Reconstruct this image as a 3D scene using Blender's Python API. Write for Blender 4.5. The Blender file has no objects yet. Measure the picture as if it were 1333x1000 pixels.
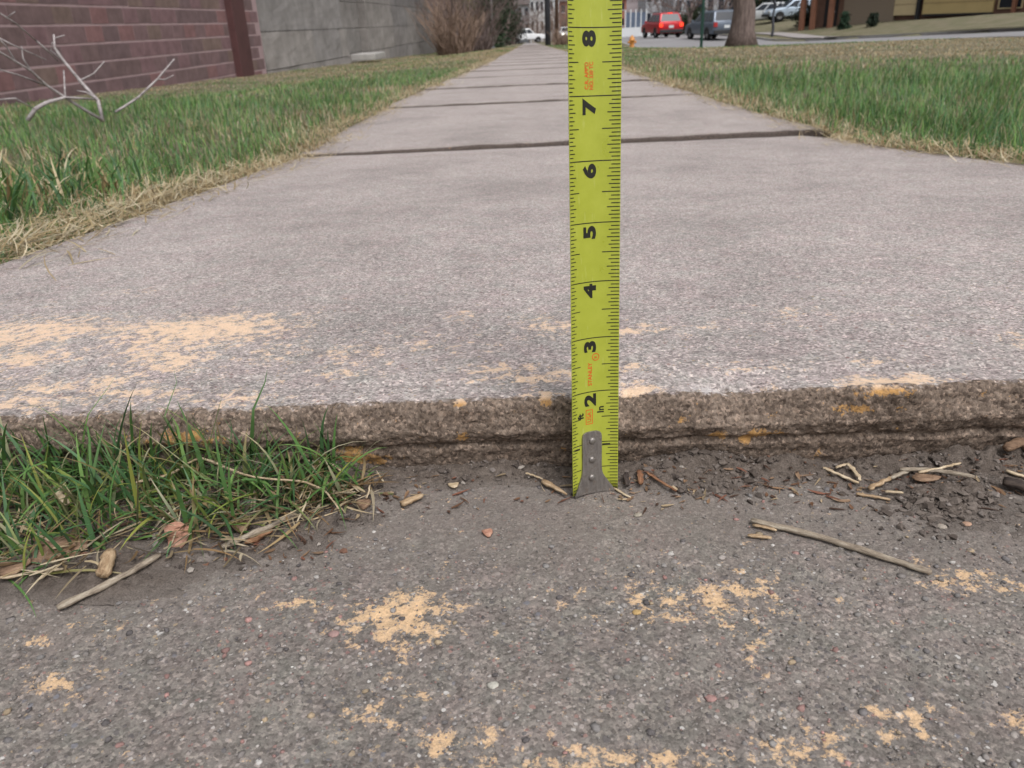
import bpy, bmesh, math, random
import numpy as np
from mathutils import Matrix, Vector

# ------------------------------------------------------------------ camera, sky, sun, exposure
scene = bpy.context.scene
C = scene.collection
IN = 0.0254
FPX, PITCH, ROLL, YAW, HCAM = 1050.0, math.radians(24.2), math.radians(2.3), math.radians(2.0), 0.207

def basis():
    F = Vector((0, math.cos(PITCH), -math.sin(PITCH))); R = Vector((1, 0, 0)); U = Vector((0, math.sin(PITCH), math.cos(PITCH)))
    rz = Matrix.Rotation(YAW, 3, 'Z'); F, R, U = rz @ F, rz @ R, rz @ U
    return F, R * math.cos(ROLL) - U * math.sin(ROLL), U * math.cos(ROLL) + R * math.sin(ROLL)
CF, CR, CU = basis()
cam_d = bpy.data.cameras.new('camera'); cam = bpy.data.objects.new('camera', cam_d); C.objects.link(cam)
cam.matrix_world = Matrix(((CR.x, CU.x, -CF.x, 0), (CR.y, CU.y, -CF.y, 0), (CR.z, CU.z, -CF.z, HCAM), (0, 0, 0, 1)))
cam_d.sensor_width = 36.0; cam_d.lens = FPX / 1333.0 * 36.0
cam_d.clip_start = 0.01; cam_d.clip_end = 2000
cam_d.dof.use_dof = True; cam_d.dof.focus_distance = 0.38; cam_d.dof.aperture_fstop = 28
scene.camera = cam

world = bpy.data.worlds.new('World'); scene.world = world; world.use_nodes = True
wn = world.node_tree; wn.nodes.clear()
sky = wn.nodes.new('ShaderNodeTexSky'); sky.sky_type = 'NISHITA'; sky.sun_disc = False
SUN_EL, SUN_AZ = math.radians(58), math.radians(150)
sky.sun_elevation = SUN_EL; sky.sun_rotation = SUN_AZ; sky.air_density = 1.0; sky.dust_density = 6.0; sky.ozone_density = 1.0
hs = wn.nodes.new('ShaderNodeHueSaturation'); hs.inputs['Saturation'].default_value = 0.2
bgn = wn.nodes.new('ShaderNodeBackground'); bgn.inputs['Strength'].default_value = 0.12
wo = wn.nodes.new('ShaderNodeOutputWorld')
wn.links.new(sky.outputs[0], hs.inputs['Color']); wn.links.new(hs.outputs[0], bgn.inputs['Color']); wn.links.new(bgn.outputs[0], wo.inputs['Surface'])

sun_d = bpy.data.lights.new('sun', 'SUN'); sun_d.energy = 1.35; sun_d.angle = math.radians(30); sun_d.color = (1.0, 0.965, 0.955)
sun = bpy.data.objects.new('sun', sun_d); C.objects.link(sun)
sdir = Vector((math.sin(SUN_AZ) * math.cos(SUN_EL), math.cos(SUN_AZ) * math.cos(SUN_EL), math.sin(SUN_EL)))
sun.rotation_euler = (-sdir).to_track_quat('-Z', 'Y').to_euler(); sun.location = sdir * 20

vs = scene.view_settings; vs.view_transform = 'Standard'; vs.look = 'None'; vs.gamma = 1.0; vs.exposure = 0.27
vs.use_curve_mapping = False

# ------------------------------------------------------------------ helpers
rng = np.random.default_rng(7)
random.seed(7)

def ray(px, py): return CF + CR * ((px - 666.5) / FPX) - CU * ((py - 500.0) / FPX)
def at(px, py, Y):
    d = ray(px, py); t = Y / d.y
    return Vector((d.x * t, Y, HCAM + d.z * t))
def on(px, py, zf, n=8):
    """point of the ground zf(X, Y) seen at a photo pixel"""
    d = ray(px, py); z = 0.0
    for _ in range(n):
        t = (z - HCAM) / d.z; p = Vector((d.x * t, d.y * t, z)); z = float(zf(p.x, p.y))
    return Vector((p.x, p.y, z))

def _hash(i, j, k):
    h = (i * 374761393 + j * 668265263 + k * 1442695041) & 0xFFFFFFFF
    h = ((h ^ (h >> 13)) * 1274126177) & 0xFFFFFFFF
    return ((h ^ (h >> 16)) & 0xFFFFFF) / float(0xFFFFFF)
def vn(x, y, seed=0):
    x = np.asarray(x, float); y = np.asarray(y, float)
    i = np.floor(x).astype(np.int64); j = np.floor(y).astype(np.int64)
    u = x - i; v = y - j; u = u * u * u * (u * (u * 6 - 15) + 10); v = v * v * v * (v * (v * 6 - 15) + 10)
    a = _hash(i, j, seed); b = _hash(i + 1, j, seed); c = _hash(i, j + 1, seed); d = _hash(i + 1, j + 1, seed)
    return ((a * (1 - u) + b * u) * (1 - v) + (c * (1 - u) + d * u) * v) * 2 - 1
def fbm(x, y, o=4, seed=0, gain=0.5):
    s = 0; a = 1.0; t = 0
    for k in range(o):
        s = s + a * vn(np.asarray(x) * 2 ** k + 13.7 * k, np.asarray(y) * 2 ** k - 7.3 * k, seed + k); t += a; a *= gain
    return s / t
def sstep(a, b, x):
    t = np.clip((np.asarray(x, float) - a) / (b - a), 0, 1); return t * t * (3 - 2 * t)

def link(o, parent=None, **props):
    C.objects.link(o)
    if parent is not None: o.parent = parent
    for k, v in props.items(): o[k] = v
    return o
def obj(name, me, mat=None, parent=None, **props):
    if mat is not None and not me.materials: me.materials.append(mat)
    return link(bpy.data.objects.new(name, me), parent, **props)
def empty(name, loc=(0, 0, 0), rz=0.0, **props):
    o = bpy.data.objects.new(name, None); o.location = loc; o.rotation_euler = (0, 0, rz); o.empty_display_size = 0.1
    return link(o, None, **props)

def np_mesh(name, V, quads=None, tris=None, attrs=None, cols=None, smooth=True):
    V = np.asarray(V, np.float32); me = bpy.data.meshes.new(name)
    nq = 0 if quads is None else len(quads); ntr = 0 if tris is None else len(tris)
    me.vertices.add(len(V)); me.vertices.foreach_set('co', V.ravel())
    idx = []; 
    if nq: idx.append(np.asarray(quads, np.int32).ravel())
    if ntr: idx.append(np.asarray(tris, np.int32).ravel())
    idx = np.concatenate(idx); me.loops.add(len(idx)); me.loops.foreach_set('vertex_index', idx)
    me.polygons.add(nq + ntr)
    st = np.concatenate([np.arange(nq) * 4, nq * 4 + np.arange(ntr) * 3]).astype(np.int32)
    me.polygons.foreach_set('loop_start', st)
    me.update(calc_edges=True)
    me.polygons.foreach_set('use_smooth', np.full(nq + ntr, smooth, bool))
    for k, a in (attrs or {}).items():
        at_ = me.attributes.new(k, 'FLOAT', 'POINT'); at_.data.foreach_set('value', np.asarray(a, np.float32).ravel())
    for k, a in (cols or {}).items():
        at_ = me.attributes.new(k, 'FLOAT_COLOR', 'POINT'); a = np.asarray(a, np.float32)
        at_.data.foreach_set('color', np.concatenate([a, np.ones((len(a), 1), np.float32)], 1).ravel())
    me.validate(); return me
def grid_quads(nr, nc):
    r = np.arange(nr - 1)[:, None]; c = np.arange(nc - 1)[None]
    a = r * nc + c
    return np.stack([a, a + 1, a + nc + 1, a + nc], -1).reshape(-1, 4)

class MB:
    """collects simple solids, then becomes one mesh"""
    def __init__(s): s.bm = bmesh.new()
    def box(s, c, d, rot=None, bevel=0.0, taper=1.0):
        r = bmesh.ops.create_cube(s.bm, size=1.0); vs_ = r['verts']
        for v in vs_:
            k = taper if v.co.z > 0 else 1.0
            v.co = Vector((v.co.x * d[0] * k, v.co.y * d[1] * k, v.co.z * d[2]))
        if bevel > 0:
            es = list({e for v in vs_ for e in v.link_edges})
            rr = bmesh.ops.bevel(s.bm, geom=es, offset=bevel, segments=2, affect='EDGES', profile=0.6)
            vs_ = list({v for f in rr['faces'] for v in f.verts} | {v for v in vs_ if v.is_valid})
        m = (rot.to_4x4() if rot is not None else Matrix.Identity(4)); m.translation = Vector(c)
        bmesh.ops.transform(s.bm, matrix=m, verts=vs_); return s
    def tube(s, pts, rad, n=8, cap=True, jitter=0.0):
        pts = [Vector(p) for p in pts]; N = len(pts)
        rad = [rad] * N if not hasattr(rad, '__len__') else rad
        rings = []; up = Vector((0.13, 0.31, 0.94))
        for i, p in enumerate(pts):
            t = (pts[min(i + 1, N - 1)] - pts[max(i - 1, 0)]).normalized()
            a = t.cross(up); a = a.normalized() if a.length > 1e-4 else t.orthogonal().normalized(); b = t.cross(a)
            rings.append([s.bm.verts.new(p + (a * math.cos(2 * math.pi * k / n) + b * math.sin(2 * math.pi * k / n)) * rad[i] * (1 + jitter * random.uniform(-1, 1))) for k in range(n)])
        for i in range(N - 1):
            for k in range(n):
                s.bm.faces.new((rings[i][k], rings[i][(k + 1) % n], rings[i + 1][(k + 1) % n], rings[i + 1][k]))
        if cap: s.bm.faces.new(rings[0][::-1]); s.bm.faces.new(rings[-1])
        return s
    def poly(s, pts):
        s.bm.faces.new([s.bm.verts.new(Vector(p)) for p in pts]); return s
    def prism(s, pts, vec):
        """polygon extruded along vec"""
        a = [s.bm.verts.new(Vector(p)) for p in pts]; b = [s.bm.verts.new(Vector(p) + Vector(vec)) for p in pts]; n = len(pts)
        s.bm.faces.new(a); s.bm.faces.new(b[::-1])
        for i in range(n): s.bm.faces.new((a[i], b[i], b[(i + 1) % n], a[(i + 1) % n]))
        return s
    def mesh(s, name, smooth=False):
        bmesh.ops.recalc_face_normals(s.bm, faces=s.bm.faces[:])
        me = bpy.data.meshes.new(name); s.bm.to_mesh(me); s.bm.free()
        if smooth: me.polygons.foreach_set('use_smooth', np.ones(len(me.polygons), bool))
        return me
    def build(s, name, mat, parent=None, smooth=False, **props): return obj(name, s.mesh(name, smooth), mat, parent, **props)

# ------------------------------------------------------------------ materials
class NT:
    def __init__(s, name):
        s.m = bpy.data.materials.new(name); s.m.use_nodes = True; s.t = s.m.node_tree; s.t.nodes.clear()
        s.out = s.t.nodes.new('ShaderNodeOutputMaterial')
    def n(s, typ, ins=None, **kw):
        nd = s.t.nodes.new('ShaderNode' + typ)
        for k, v in kw.items(): setattr(nd, k, v)
        for k, v in (ins or {}).items():
            if hasattr(v, 'is_linked') or hasattr(v, 'links'): s.t.links.new(v, nd.inputs[k])
            else: nd.inputs[k].default_value = v
        return nd
    def pos(s, scale=1.0, off=(0, 0, 0), obj_space=False):
        if obj_space: p = s.n('TexCoord').outputs['Object']
        else: p = s.n('NewGeometry').outputs['Position']
        sc = scale if hasattr(scale, '__len__') else (scale,) * 3
        return s.n('Mapping', {'Vector': p, 'Scale': sc, 'Location': off}).outputs[0]
    def noise(s, vec, scale=1.0, detail=4, rough=0.55, out='Fac'):
        return s.n('TexNoise', {'Vector': vec, 'Scale': scale, 'Detail': detail, 'Roughness': rough}).outputs[out]
    def ramp(s, fac, stops, interp='LINEAR'):
        r = s.n('ValToRGB', {'Fac': fac}); cr = r.color_ramp; cr.interpolation = interp
        while len(cr.elements) < len(stops): cr.elements.new(0.5)
        for e, (p, c) in zip(cr.elements, stops):
            e.position = p; e.color = (c, c, c, 1) if not hasattr(c, '__len__') else (*c, 1)
        return r.outputs[0]
    def mix(s, f, a, b, mode='MIX'):
        nd = s.t.nodes.new('ShaderNodeMix'); nd.data_type = 'RGBA'; nd.blend_type = mode
        for sock, v in ((nd.inputs[0], f), (nd.inputs[6], a), (nd.inputs[7], b)):
            if hasattr(v, 'links'): s.t.links.new(v, sock)
            elif hasattr(v, '__len__'): sock.default_value = (*v, 1) if len(v) == 3 else v
            else: sock.default_value = v
        return nd.outputs[2]
    def math(s, op, a, b=0.0, clamp=False):
        nd = s.n('Math', operation=op, use_clamp=clamp)
        for i, v in enumerate((a, b)):
            if hasattr(v, 'links'): s.t.links.new(v, nd.inputs[i])
            else: nd.inputs[i].default_value = v
        return nd.outputs[0]
    def attr(s, name): 
        a = s.n('Attribute'); a.attribute_name = name; return a
    def bump(s, h, dist=0.001, strength=1.0): return s.n('Bump', {'Height': h, 'Distance': dist, 'Strength': strength}).outputs[0]
    def done(s, col, rough=0.8, normal=None, metal=0.0, spec=0.3, **kw):
        b = s.n('BsdfPrincipled', {'Base Color': col if hasattr(col, 'links') else (*col, 1), 'Roughness': rough, 'Metallic': metal, 'Specular IOR Level': spec})
        if normal is not None: s.t.links.new(normal, b.inputs['Normal'])
        for k, v in kw.items():
            k = k.replace('_', ' '); 
            b.inputs[k].default_value = v
        s.t.links.new(b.outputs[0], s.out.inputs[0]); return s.m

def plain(name, col, rough=0.6, var=0.12, scale=8.0, bump=0.0, metal=0.0, spec=0.4, **kw):
    t = NT(name); p = t.pos(1.0, obj_space=True); f = t.noise(p, scale, 5, 0.6)
    c2 = tuple(max(0, c * (1 - var * 2)) for c in col); c3 = tuple(min(1, c * (1 + var)) for c in col)
    c = t.ramp(f, [(0.25, c2), (0.5, col), (0.8, c3)])
    nm = t.bump(t.noise(p, scale * 4, 4, 0.6), bump, 1.0) if bump else None
    return t.done(c, rough, nm, metal, spec, **kw)

PEACH = (0.70, 0.48, 0.285)
def concrete(name, dark, light, peb, peb_amt, side=None, paintc=PEACH, sandmix=0.72, coarse=0.0):
    """sand-and-pebble concrete; attributes: paint, dust, side"""
    t = NT(name); p = t.pos(1000.0)                      # millimetres
    big = t.noise(p, 0.02, 5, 0.6); mid = t.noise(p, 0.13, 4, 0.6); fine = t.noise(p, 1.1, 3, 0.7)
    c = t.ramp(t.math('ADD', t.math('MULTIPLY', big, 0.45), t.math('MULTIPLY', mid, 0.55)), [(0.3, dark), (0.7, light)])
    c = t.mix(1.0, c, t.ramp(t.noise(p, 0.0045, 6, 0.62), [(0.3, 0.80), (0.5, 1.0), (0.7, 1.12)]), 'MULTIPLY')
    # sand grains
    v1 = t.n('TexVoronoi', {'Vector': p, 'Scale': 0.8, 'Randomness': 1.0})
    g = t.n('SeparateColor', {'Color': v1.outputs['Color']})
    sand = t.ramp(g.outputs[0], [(0.0, (0.45, 0.43, 0.43)), (0.25, (0.75, 0.74, 0.74)), (0.6, (1, 1, 1)), (0.85, (1.2, 1.18, 1.16)), (1.0, (1.75, 1.7, 1.66))])
    c = t.mix(sandmix, c, t.mix(1.0, c, sand, 'MULTIPLY'))
    tint = t.ramp(t.noise(p, 0.05, 5, 0.7), [(0.35, (0.97, 1.0, 0.985)), (0.65, (1.06, 0.985, 1.0))]); c = t.mix(1.0, c, tint, 'MULTIPLY')
    c = t.mix(0.5, c, t.mix(1.0, c, t.ramp(fine, [(0.3, 0.55), (0.7, 1.4)]), 'MULTIPLY'))
    if coarse:
        v3 = t.n('SeparateColor', {'Color': t.n('TexVoronoi', {'Vector': p, 'Scale': 0.42, 'Randomness': 1.0}).outputs['Color']})
        c = t.mix(coarse, c, t.mix(1.0, c, t.ramp(v3.outputs[0], [(0.0, 0.62), (0.3, 0.88), (0.7, 1.06), (1.0, 1.5)]), 'MULTIPLY'))
    # embedded pebbles
    h = t.math('MULTIPLY', t.math('SUBTRACT', 1.0, v1.outputs['Distance']), 0.5)
    for sc, rad in ((0.42, 0.36), (0.24, 0.3), (0.15, 0.22)):
        v2 = t.n('TexVoronoi', {'Vector': t.n('VectorMath', {0: p, 1: t.n('VectorMath', {0: t.noise(p, 0.8, 2, 0.5, 'Color'), 1: (1.3, 1.3, 1.3)}, operation='MULTIPLY').outputs[0]}, operation='ADD').outputs[0], 'Scale': sc, 'Randomness': 1.0})
        q = t.n('SeparateColor', {'Color': v2.outputs['Color']})
        r_ = t.math('MULTIPLY', t.ramp(q.outputs[1], [(1 - peb_amt - 0.01, 0.0), (1 - peb_amt, 0.5), (1.0, 1.0)]), rad)
        m = t.ramp(t.math('SUBTRACT', r_, v2.outputs['Distance']), [(0.0, 0.0), (0.06, 1.0)])
        pc = t.ramp(q.outputs[2], peb, 'CONSTANT')
        c = t.mix(t.math('MULTIPLY', m, 0.88), c, pc); h = t.math('ADD', h, t.math('MULTIPLY', m, 0.6))
    dust = t.attr('dust').outputs['Fac']
    dm = t.math('MULTIPLY', dust, t.ramp(t.noise(p, 0.25, 5, 0.65), [(0.25, 0.55), (0.6, 1.0)]), True)
    c = t.mix(t.math('MULTIPLY', dm, 0.75), c, t.mix(1.0, t.ramp(fine, [(0.25, 0.6), (0.75, 1.35)]), (0.178, 0.153, 0.136), 'MULTIPLY'))
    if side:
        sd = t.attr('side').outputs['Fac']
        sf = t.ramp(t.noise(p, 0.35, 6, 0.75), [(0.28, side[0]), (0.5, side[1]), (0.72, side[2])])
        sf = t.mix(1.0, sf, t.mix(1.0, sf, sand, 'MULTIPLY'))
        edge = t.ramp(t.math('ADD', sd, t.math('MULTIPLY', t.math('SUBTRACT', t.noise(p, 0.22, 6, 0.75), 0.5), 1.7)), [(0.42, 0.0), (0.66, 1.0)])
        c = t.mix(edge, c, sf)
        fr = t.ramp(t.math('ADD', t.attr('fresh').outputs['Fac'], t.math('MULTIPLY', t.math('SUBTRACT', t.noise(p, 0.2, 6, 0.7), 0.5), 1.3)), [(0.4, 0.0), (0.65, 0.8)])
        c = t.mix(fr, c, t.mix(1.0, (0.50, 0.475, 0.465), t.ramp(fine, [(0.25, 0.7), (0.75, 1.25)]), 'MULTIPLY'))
    # worn paint
    pa = t.attr('paint').outputs['Fac']
    pn = t.math('ADD', t.math('MULTIPLY', t.math('SUBTRACT', t.noise(p, 0.13, 8, 0.7), 0.5), 2.7), t.math('MULTIPLY', t.math('SUBTRACT', t.noise(p, 0.75, 3, 0.65), 0.5), 0.8))
    pm = t.ramp(t.math('SUBTRACT', t.math('ADD', pa, pn), 0.42), [(0.0, 0.0), (0.12, 0.62), (0.45, 0.9)])
    if side: paintc = t.mix(t.ramp(t.attr('side').outputs['Fac'], [(0.6, 0.0), (0.95, 1.0)]), paintc, (0.52, 0.29, 0.10))
    c = t.mix(pm, c, t.mix(1.0, paintc, t.ramp(fine, [(0.2, 0.72), (0.8, 1.22)]), 'MULTIPLY'))
    h = t.math('ADD', t.math('ADD', h, t.math('MULTIPLY', fine, 1.2)), t.math('MULTIPLY', mid, 1.0))
    return t.done(c, 0.9, t.bump(h, 0.0011, 0.5), 0, 0.25)

PEB = [(0.0, (0.11, 0.10, 0.10)), (0.16, (0.33, 0.29, 0.27)), (0.34, (0.27, 0.17, 0.15)), (0.5, (0.42, 0.39, 0.37)), (0.64, (0.22, 0.13, 0.12)), (0.76, (0.33, 0.26, 0.18)), (0.88, (0.17, 0.17, 0.19)), (0.94, (0.52, 0.50, 0.48))]
M = {}
M['slab_low'] = concrete('worn_concrete', (0.150, 0.137, 0.124), (0.236, 0.217, 0.199), PEB, 0.6, coarse=0.3)
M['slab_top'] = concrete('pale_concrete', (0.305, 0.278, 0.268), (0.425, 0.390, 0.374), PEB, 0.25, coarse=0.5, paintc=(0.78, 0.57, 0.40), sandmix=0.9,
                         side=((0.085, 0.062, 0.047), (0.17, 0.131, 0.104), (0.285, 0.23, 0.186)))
M['slab_far'] = concrete('pale_concrete_far', (0.305, 0.278, 0.268), (0.425, 0.390, 0.374), PEB, 0.25, coarse=0.5, sandmix=0.9, side=((0.05, 0.04, 0.035), (0.085, 0.068, 0.06), (0.13, 0.107, 0.094)))

def soil_mat():
    t = NT('damp_soil'); p = t.pos(1000.0); f = t.noise(p, 0.3, 7, 0.7); f2 = t.noise(p, 1.5, 3, 0.6)
    c = t.ramp(f, [(0.25, (0.065, 0.052, 0.043)), (0.5, (0.132, 0.108, 0.092)), (0.75, (0.215, 0.182, 0.158))])
    c = t.mix(0.5, c, t.mix(1.0, c, t.ramp(f2, [(0.3, 0.5), (0.7, 1.5)]), 'MULTIPLY'))
    c = t.mix(t.math('MULTIPLY', t.attr('thin').outputs['Fac'], 0.9), c, t.mix(1.0, t.ramp(f2, [(0.25, 0.6), (0.75, 1.35)]), (0.168, 0.145, 0.129), 'MULTIPLY'))
    return t.done(c, 0.95, t.bump(t.math('ADD', f, t.math('MULTIPLY', f2, 0.4)), 0.002, 1.0), 0, 0.2)
M['soil'] = soil_mat()

def leafy(name, rough=0.6, trans=0.25):
    t = NT(name); col = t.attr('col').outputs['Color']
    b = t.n('BsdfPrincipled', {'Base Color': col, 'Roughness': rough, 'Specular IOR Level': 0.3})
    tr = t.n('BsdfTranslucent', {'Color': col}); mx = t.n('MixShader', {0: trans})
    t.t.links.new(b.outputs[0], mx.inputs[1]); t.t.links.new(tr.outputs[0], mx.inputs[2]); t.t.links.new(mx.outputs[0], t.out.inputs[0])
    return t.m
M['grass'] = leafy('grass_blade')
def colmat(name, rough=0.9):
    t = NT(name); a = t.attr('col').outputs['Color']
    n_ = t.noise(t.pos(1000.0), 1.2, 3, 0.6)
    return t.done(t.mix(0.6, a, t.mix(1.0, a, t.ramp(n_, [(0.3, 0.65), (0.7, 1.3)]), 'MULTIPLY')), rough, None, 0, 0.3)
M['grain'] = colmat('stone_grain')

def lawn_ground():
    t = NT('thatch_ground'); p = t.pos(1.0)
    n1 = t.noise(p, 1.3, 5, 0.6); n2 = t.noise(p, 40, 5, 0.7)
    c = t.ramp(n2, [(0.3, (0.10, 0.088, 0.065)), (0.5, (0.19, 0.165, 0.115)), (0.7, (0.28, 0.245, 0.175))])
    g = t.ramp(n2, [(0.3, (0.035, 0.05, 0.018)), (0.7, (0.10, 0.13, 0.05))])
    c = t.mix(t.ramp(n1, [(0.42, 0.05), (0.6, 0.5)]), c, g)
    return t.done(c, 0.95, t.bump(n2, 0.02, 1.0), 0, 0.1)
M['lawn'] = lawn_ground()
def road_mat():
    t = NT('asphalt'); p = t.pos(1.0); f = t.noise(p, 0.5, 5, 0.6); g = t.noise(p, 60, 3, 0.6)
    c = t.ramp(t.math('ADD', t.math('MULTIPLY', f, 0.6), t.math('MULTIPLY', g, 0.4)), [(0.3, (0.19, 0.185, 0.19)), (0.7, (0.27, 0.265, 0.27))])
    return t.done(c, 0.85, None, 0, 0.3)
M['road'] = road_mat()

def woodlike(name, a, b, c3, scale=0.5, rough=0.75):
    t = NT(name); p = t.n('TexCoord').outputs['Object']
    w_ = t.n('Mapping', {'Vector': p, 'Scale': (160.0, 1000.0, 1000.0)}).outputs[0]; p = t.n('Mapping', {'Vector': p, 'Scale': (1000.0,) * 3}).outputs[0]
    f = t.noise(w_, scale * 1.6, 6, 0.7); g = t.noise(p, scale * 0.3, 4, 0.65)
    c = t.ramp(t.math('ADD', t.math('MULTIPLY', f, 0.6), t.math('MULTIPLY', g, 0.4)), [(0.36, a), (0.5, b), (0.64, c3)])
    return t.done(c, rough, t.bump(f, 0.0008, 1.0), 0, 0.3)
M['straw'] = woodlike('dry_straw', (0.26, 0.19, 0.11), (0.46, 0.36, 0.24), (0.62, 0.52, 0.38))
M['graystick'] = woodlike('grey_stick', (0.13, 0.10, 0.075), (0.29, 0.24, 0.185), (0.44, 0.39, 0.31))
M['brown'] = woodlike('brown_twig', (0.08, 0.035, 0.02), (0.20, 0.095, 0.05), (0.32, 0.18, 0.10))
M['dark'] = woodlike('dark_wood', (0.015, 0.012, 0.011), (0.05, 0.038, 0.033), (0.10, 0.075, 0.06))
M['chip'] = woodlike('wood_chip', (0.15, 0.095, 0.055), (0.34, 0.235, 0.14), (0.50, 0.38, 0.25))
M['leaf'] = woodlike('dead_leaf', (0.20, 0.09, 0.06), (0.40, 0.21, 0.145), (0.52, 0.32, 0.24))
M['bark'] = woodlike('bark_flake', (0.09, 0.055, 0.035), (0.22, 0.14, 0.09), (0.36, 0.25, 0.17))
M['deadwood'] = woodlike('dead_branch', (0.14, 0.12, 0.12), (0.32, 0.285, 0.285), (0.50, 0.46, 0.46), 0.05)

# tape
def tape_mat():
    t = NT('tape_enamel'); p = t.pos(1000.0, obj_space=True)
    f = t.noise(p, 0.12, 4, 0.6); s = t.noise(p, 0.9, 4, 0.7)
    c = t.ramp(f, [(0.3, (0.335, 0.37, 0.040)), (0.7, (0.38, 0.415, 0.050))])
    c = t.mix(t.ramp(s, [(0.6, 0.0), (0.72, 0.35)]), c, (0.22, 0.22, 0.06)); sc = t.noise(t.pos((900, 900, 40), obj_space=True), 1.0, 3, 0.6); c = t.mix(t.ramp(sc, [(0.62, 0.0), (0.7, 0.22)]), c, (0.55, 0.58, 0.25))
    return t.done(c, t.ramp(f, [(0.3, 0.26), (0.7, 0.42)]), None, 0, 0.45)
M['tape'] = tape_mat()
M['ink'] = plain('black_ink', (0.016, 0.016, 0.012), 0.45, 0.1, 300)
M['redink'] = plain('red_ink', (0.62, 0.10, 0.015), 0.5, 0.1, 300)
def steel():
    t = NT('brushed_steel'); p = t.pos((900, 900, 150), obj_space=True); f = t.noise(p, 1.0, 4, 0.6)
    c = t.ramp(f, [(0.3, (0.22, 0.20, 0.19)), (0.7, (0.33, 0.31, 0.29))])
    d = t.noise(t.pos(1000, obj_space=True), 0.35, 6, 0.7); c = t.mix(t.ramp(d, [(0.5, 0.0), (0.7, 0.7)]), c, (0.16, 0.12, 0.09))
    return t.done(c, t.ramp(d, [(0.4, 0.38), (0.7, 0.7)]), None, 0.75, 0.5)
M['steel'] = steel()

# ------------------------------------------------------------------ ground shape
SX0, SX1 = -0.538, 0.838                     # sidewalk edges at the step
def sh(Y): return np.interp(Y, [0, 0.35, 1.2, 2.2, 3.8, 8, 20, 60], [0, 0, -0.02, -0.062, -0.10, -0.06, 0, 0])   # the walk drifts sideways a little
STEP_Y = 0.346
B1 = -0.072
def z_edge(X): return 0.0416 + 0.013 * np.asarray(X)
def z_slab1(X, Y): return z_edge(X) * np.clip(1.6 - np.asarray(Y), 0, 1) / 1.25 + 0.0416 * (1 - np.clip(1.6 - np.asarray(Y), 0, 1) / 1.25) + B1 * (np.asarray(Y) - STEP_Y)
def joint1(X): return 2.13 + 0.13 * np.asarray(X)
ZJ = 0.0416 + B1 * (2.13 - STEP_Y)           # height at first joint
def z_walk(Y): return ZJ + 0.010 - 0.0215 * (np.asarray(Y) - 2.13)
ZR_Y = [-20, 2, 17, 27, 45, 52, 60, 80, 150, 400]
ZR_Z = [0.25, -0.10, -0.42, -0.78, -1.42, -1.36, -1.22, -1.40, -3.1, -8.5]
KY = [-20, 5, 17, 29, 45, 60, 150, 400]
KX = [9.9, 9.6, 9.2, 8.2, 6.3, 5.8, 6.5, 8.0]
def kerb_x(Y): return np.interp(Y, KY, KX)
def gz(X, Y):
    X = np.asarray(X, float); Y = np.asarray(Y, float)
    near = np.where(Y < STEP_Y, -0.012 + 0.0 * Y, 0.02 + B1 * (Y - STEP_Y) - 0.0)
    near = np.where(Y < STEP_Y, -0.012, near) 
    near = -0.012 + (near + 0.012) * sstep(0.25, 0.55, Y)
    far = z_walk(Y) - 0.012
    base = near * (1 - sstep(1.5, 2.4, Y)) + far * sstep(1.5, 2.4, Y)
    road = np.interp(Y, ZR_Y, ZR_Z)
    w = sstep(1.5, 5.5, X)
    z = base * (1 - w) + road * w
    z = z - 0.14 * sstep(-1.2, -3.5, X) * sstep(3, 8, Y)
    # house lots across the street stand higher
    kx = kerb_x(Y) + 8.6
    z = z + 0.26 * (1 - sstep(42, 54, Y)) * sstep(-8.0, 0.0, X - kx)
    z = z + (np.maximum(-0.60 - road, 0.0)) * sstep(1.5, 9, X - kx) * sstep(6, 24, Y) * (1 - sstep(95, 140, Y))
    z = z + 0.14 * sstep(6, 14, X - kx) * sstep(64, 40, Y)
    return z + 0.012 * fbm(X * 0.9, Y * 0.9, 3, 5) * sstep(0.9, 2.5, np.abs(X))

def terrain():
    xs = np.concatenate([np.linspace(-70, -8, 20), np.linspace(-7.5, -0.9, 34), [-0.75, -0.65, -0.58, SX0 - 0.004, SX0 + 0.03], np.linspace(-0.4, 0.7, 6), [SX1 - 0.03, SX1 + 0.004, 0.87, 0.95, 1.05], np.linspace(1.2, 12, 46), np.linspace(12.5, 40, 50), np.linspace(45, 170, 18)])
    ys = np.concatenate([np.linspace(-12, -0.4, 12), np.linspace(-0.2, 0.9, 24), np.linspace(1.0, 4, 30), np.linspace(4.3, 30, 80), np.linspace(31, 90, 70), np.linspace(95, 420, 40)])
    X, Y = np.meshgrid(xs, ys); Z = gz(X, Y)
    Z = Z - 0.16 * ((X > SX0 - 0.001) & (X < SX1 + 0.001))
    inroad = (X > kerb_x(Y) + 0.12) & (X < kerb_x(Y) + 8.5)
    Z = Z - 0.22 * inroad
    X = X + sh(Y) * np.exp(-(X / 3) ** 2)
    V = np.stack([X, Y, Z], -1).reshape(-1, 3)
    return obj('ground', np_mesh('ground', V, grid_quads(len(ys), len(xs))), M['lawn'], kind='structure', label='grassy ground sloping gently away beside the sidewalk')
terrain()

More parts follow.
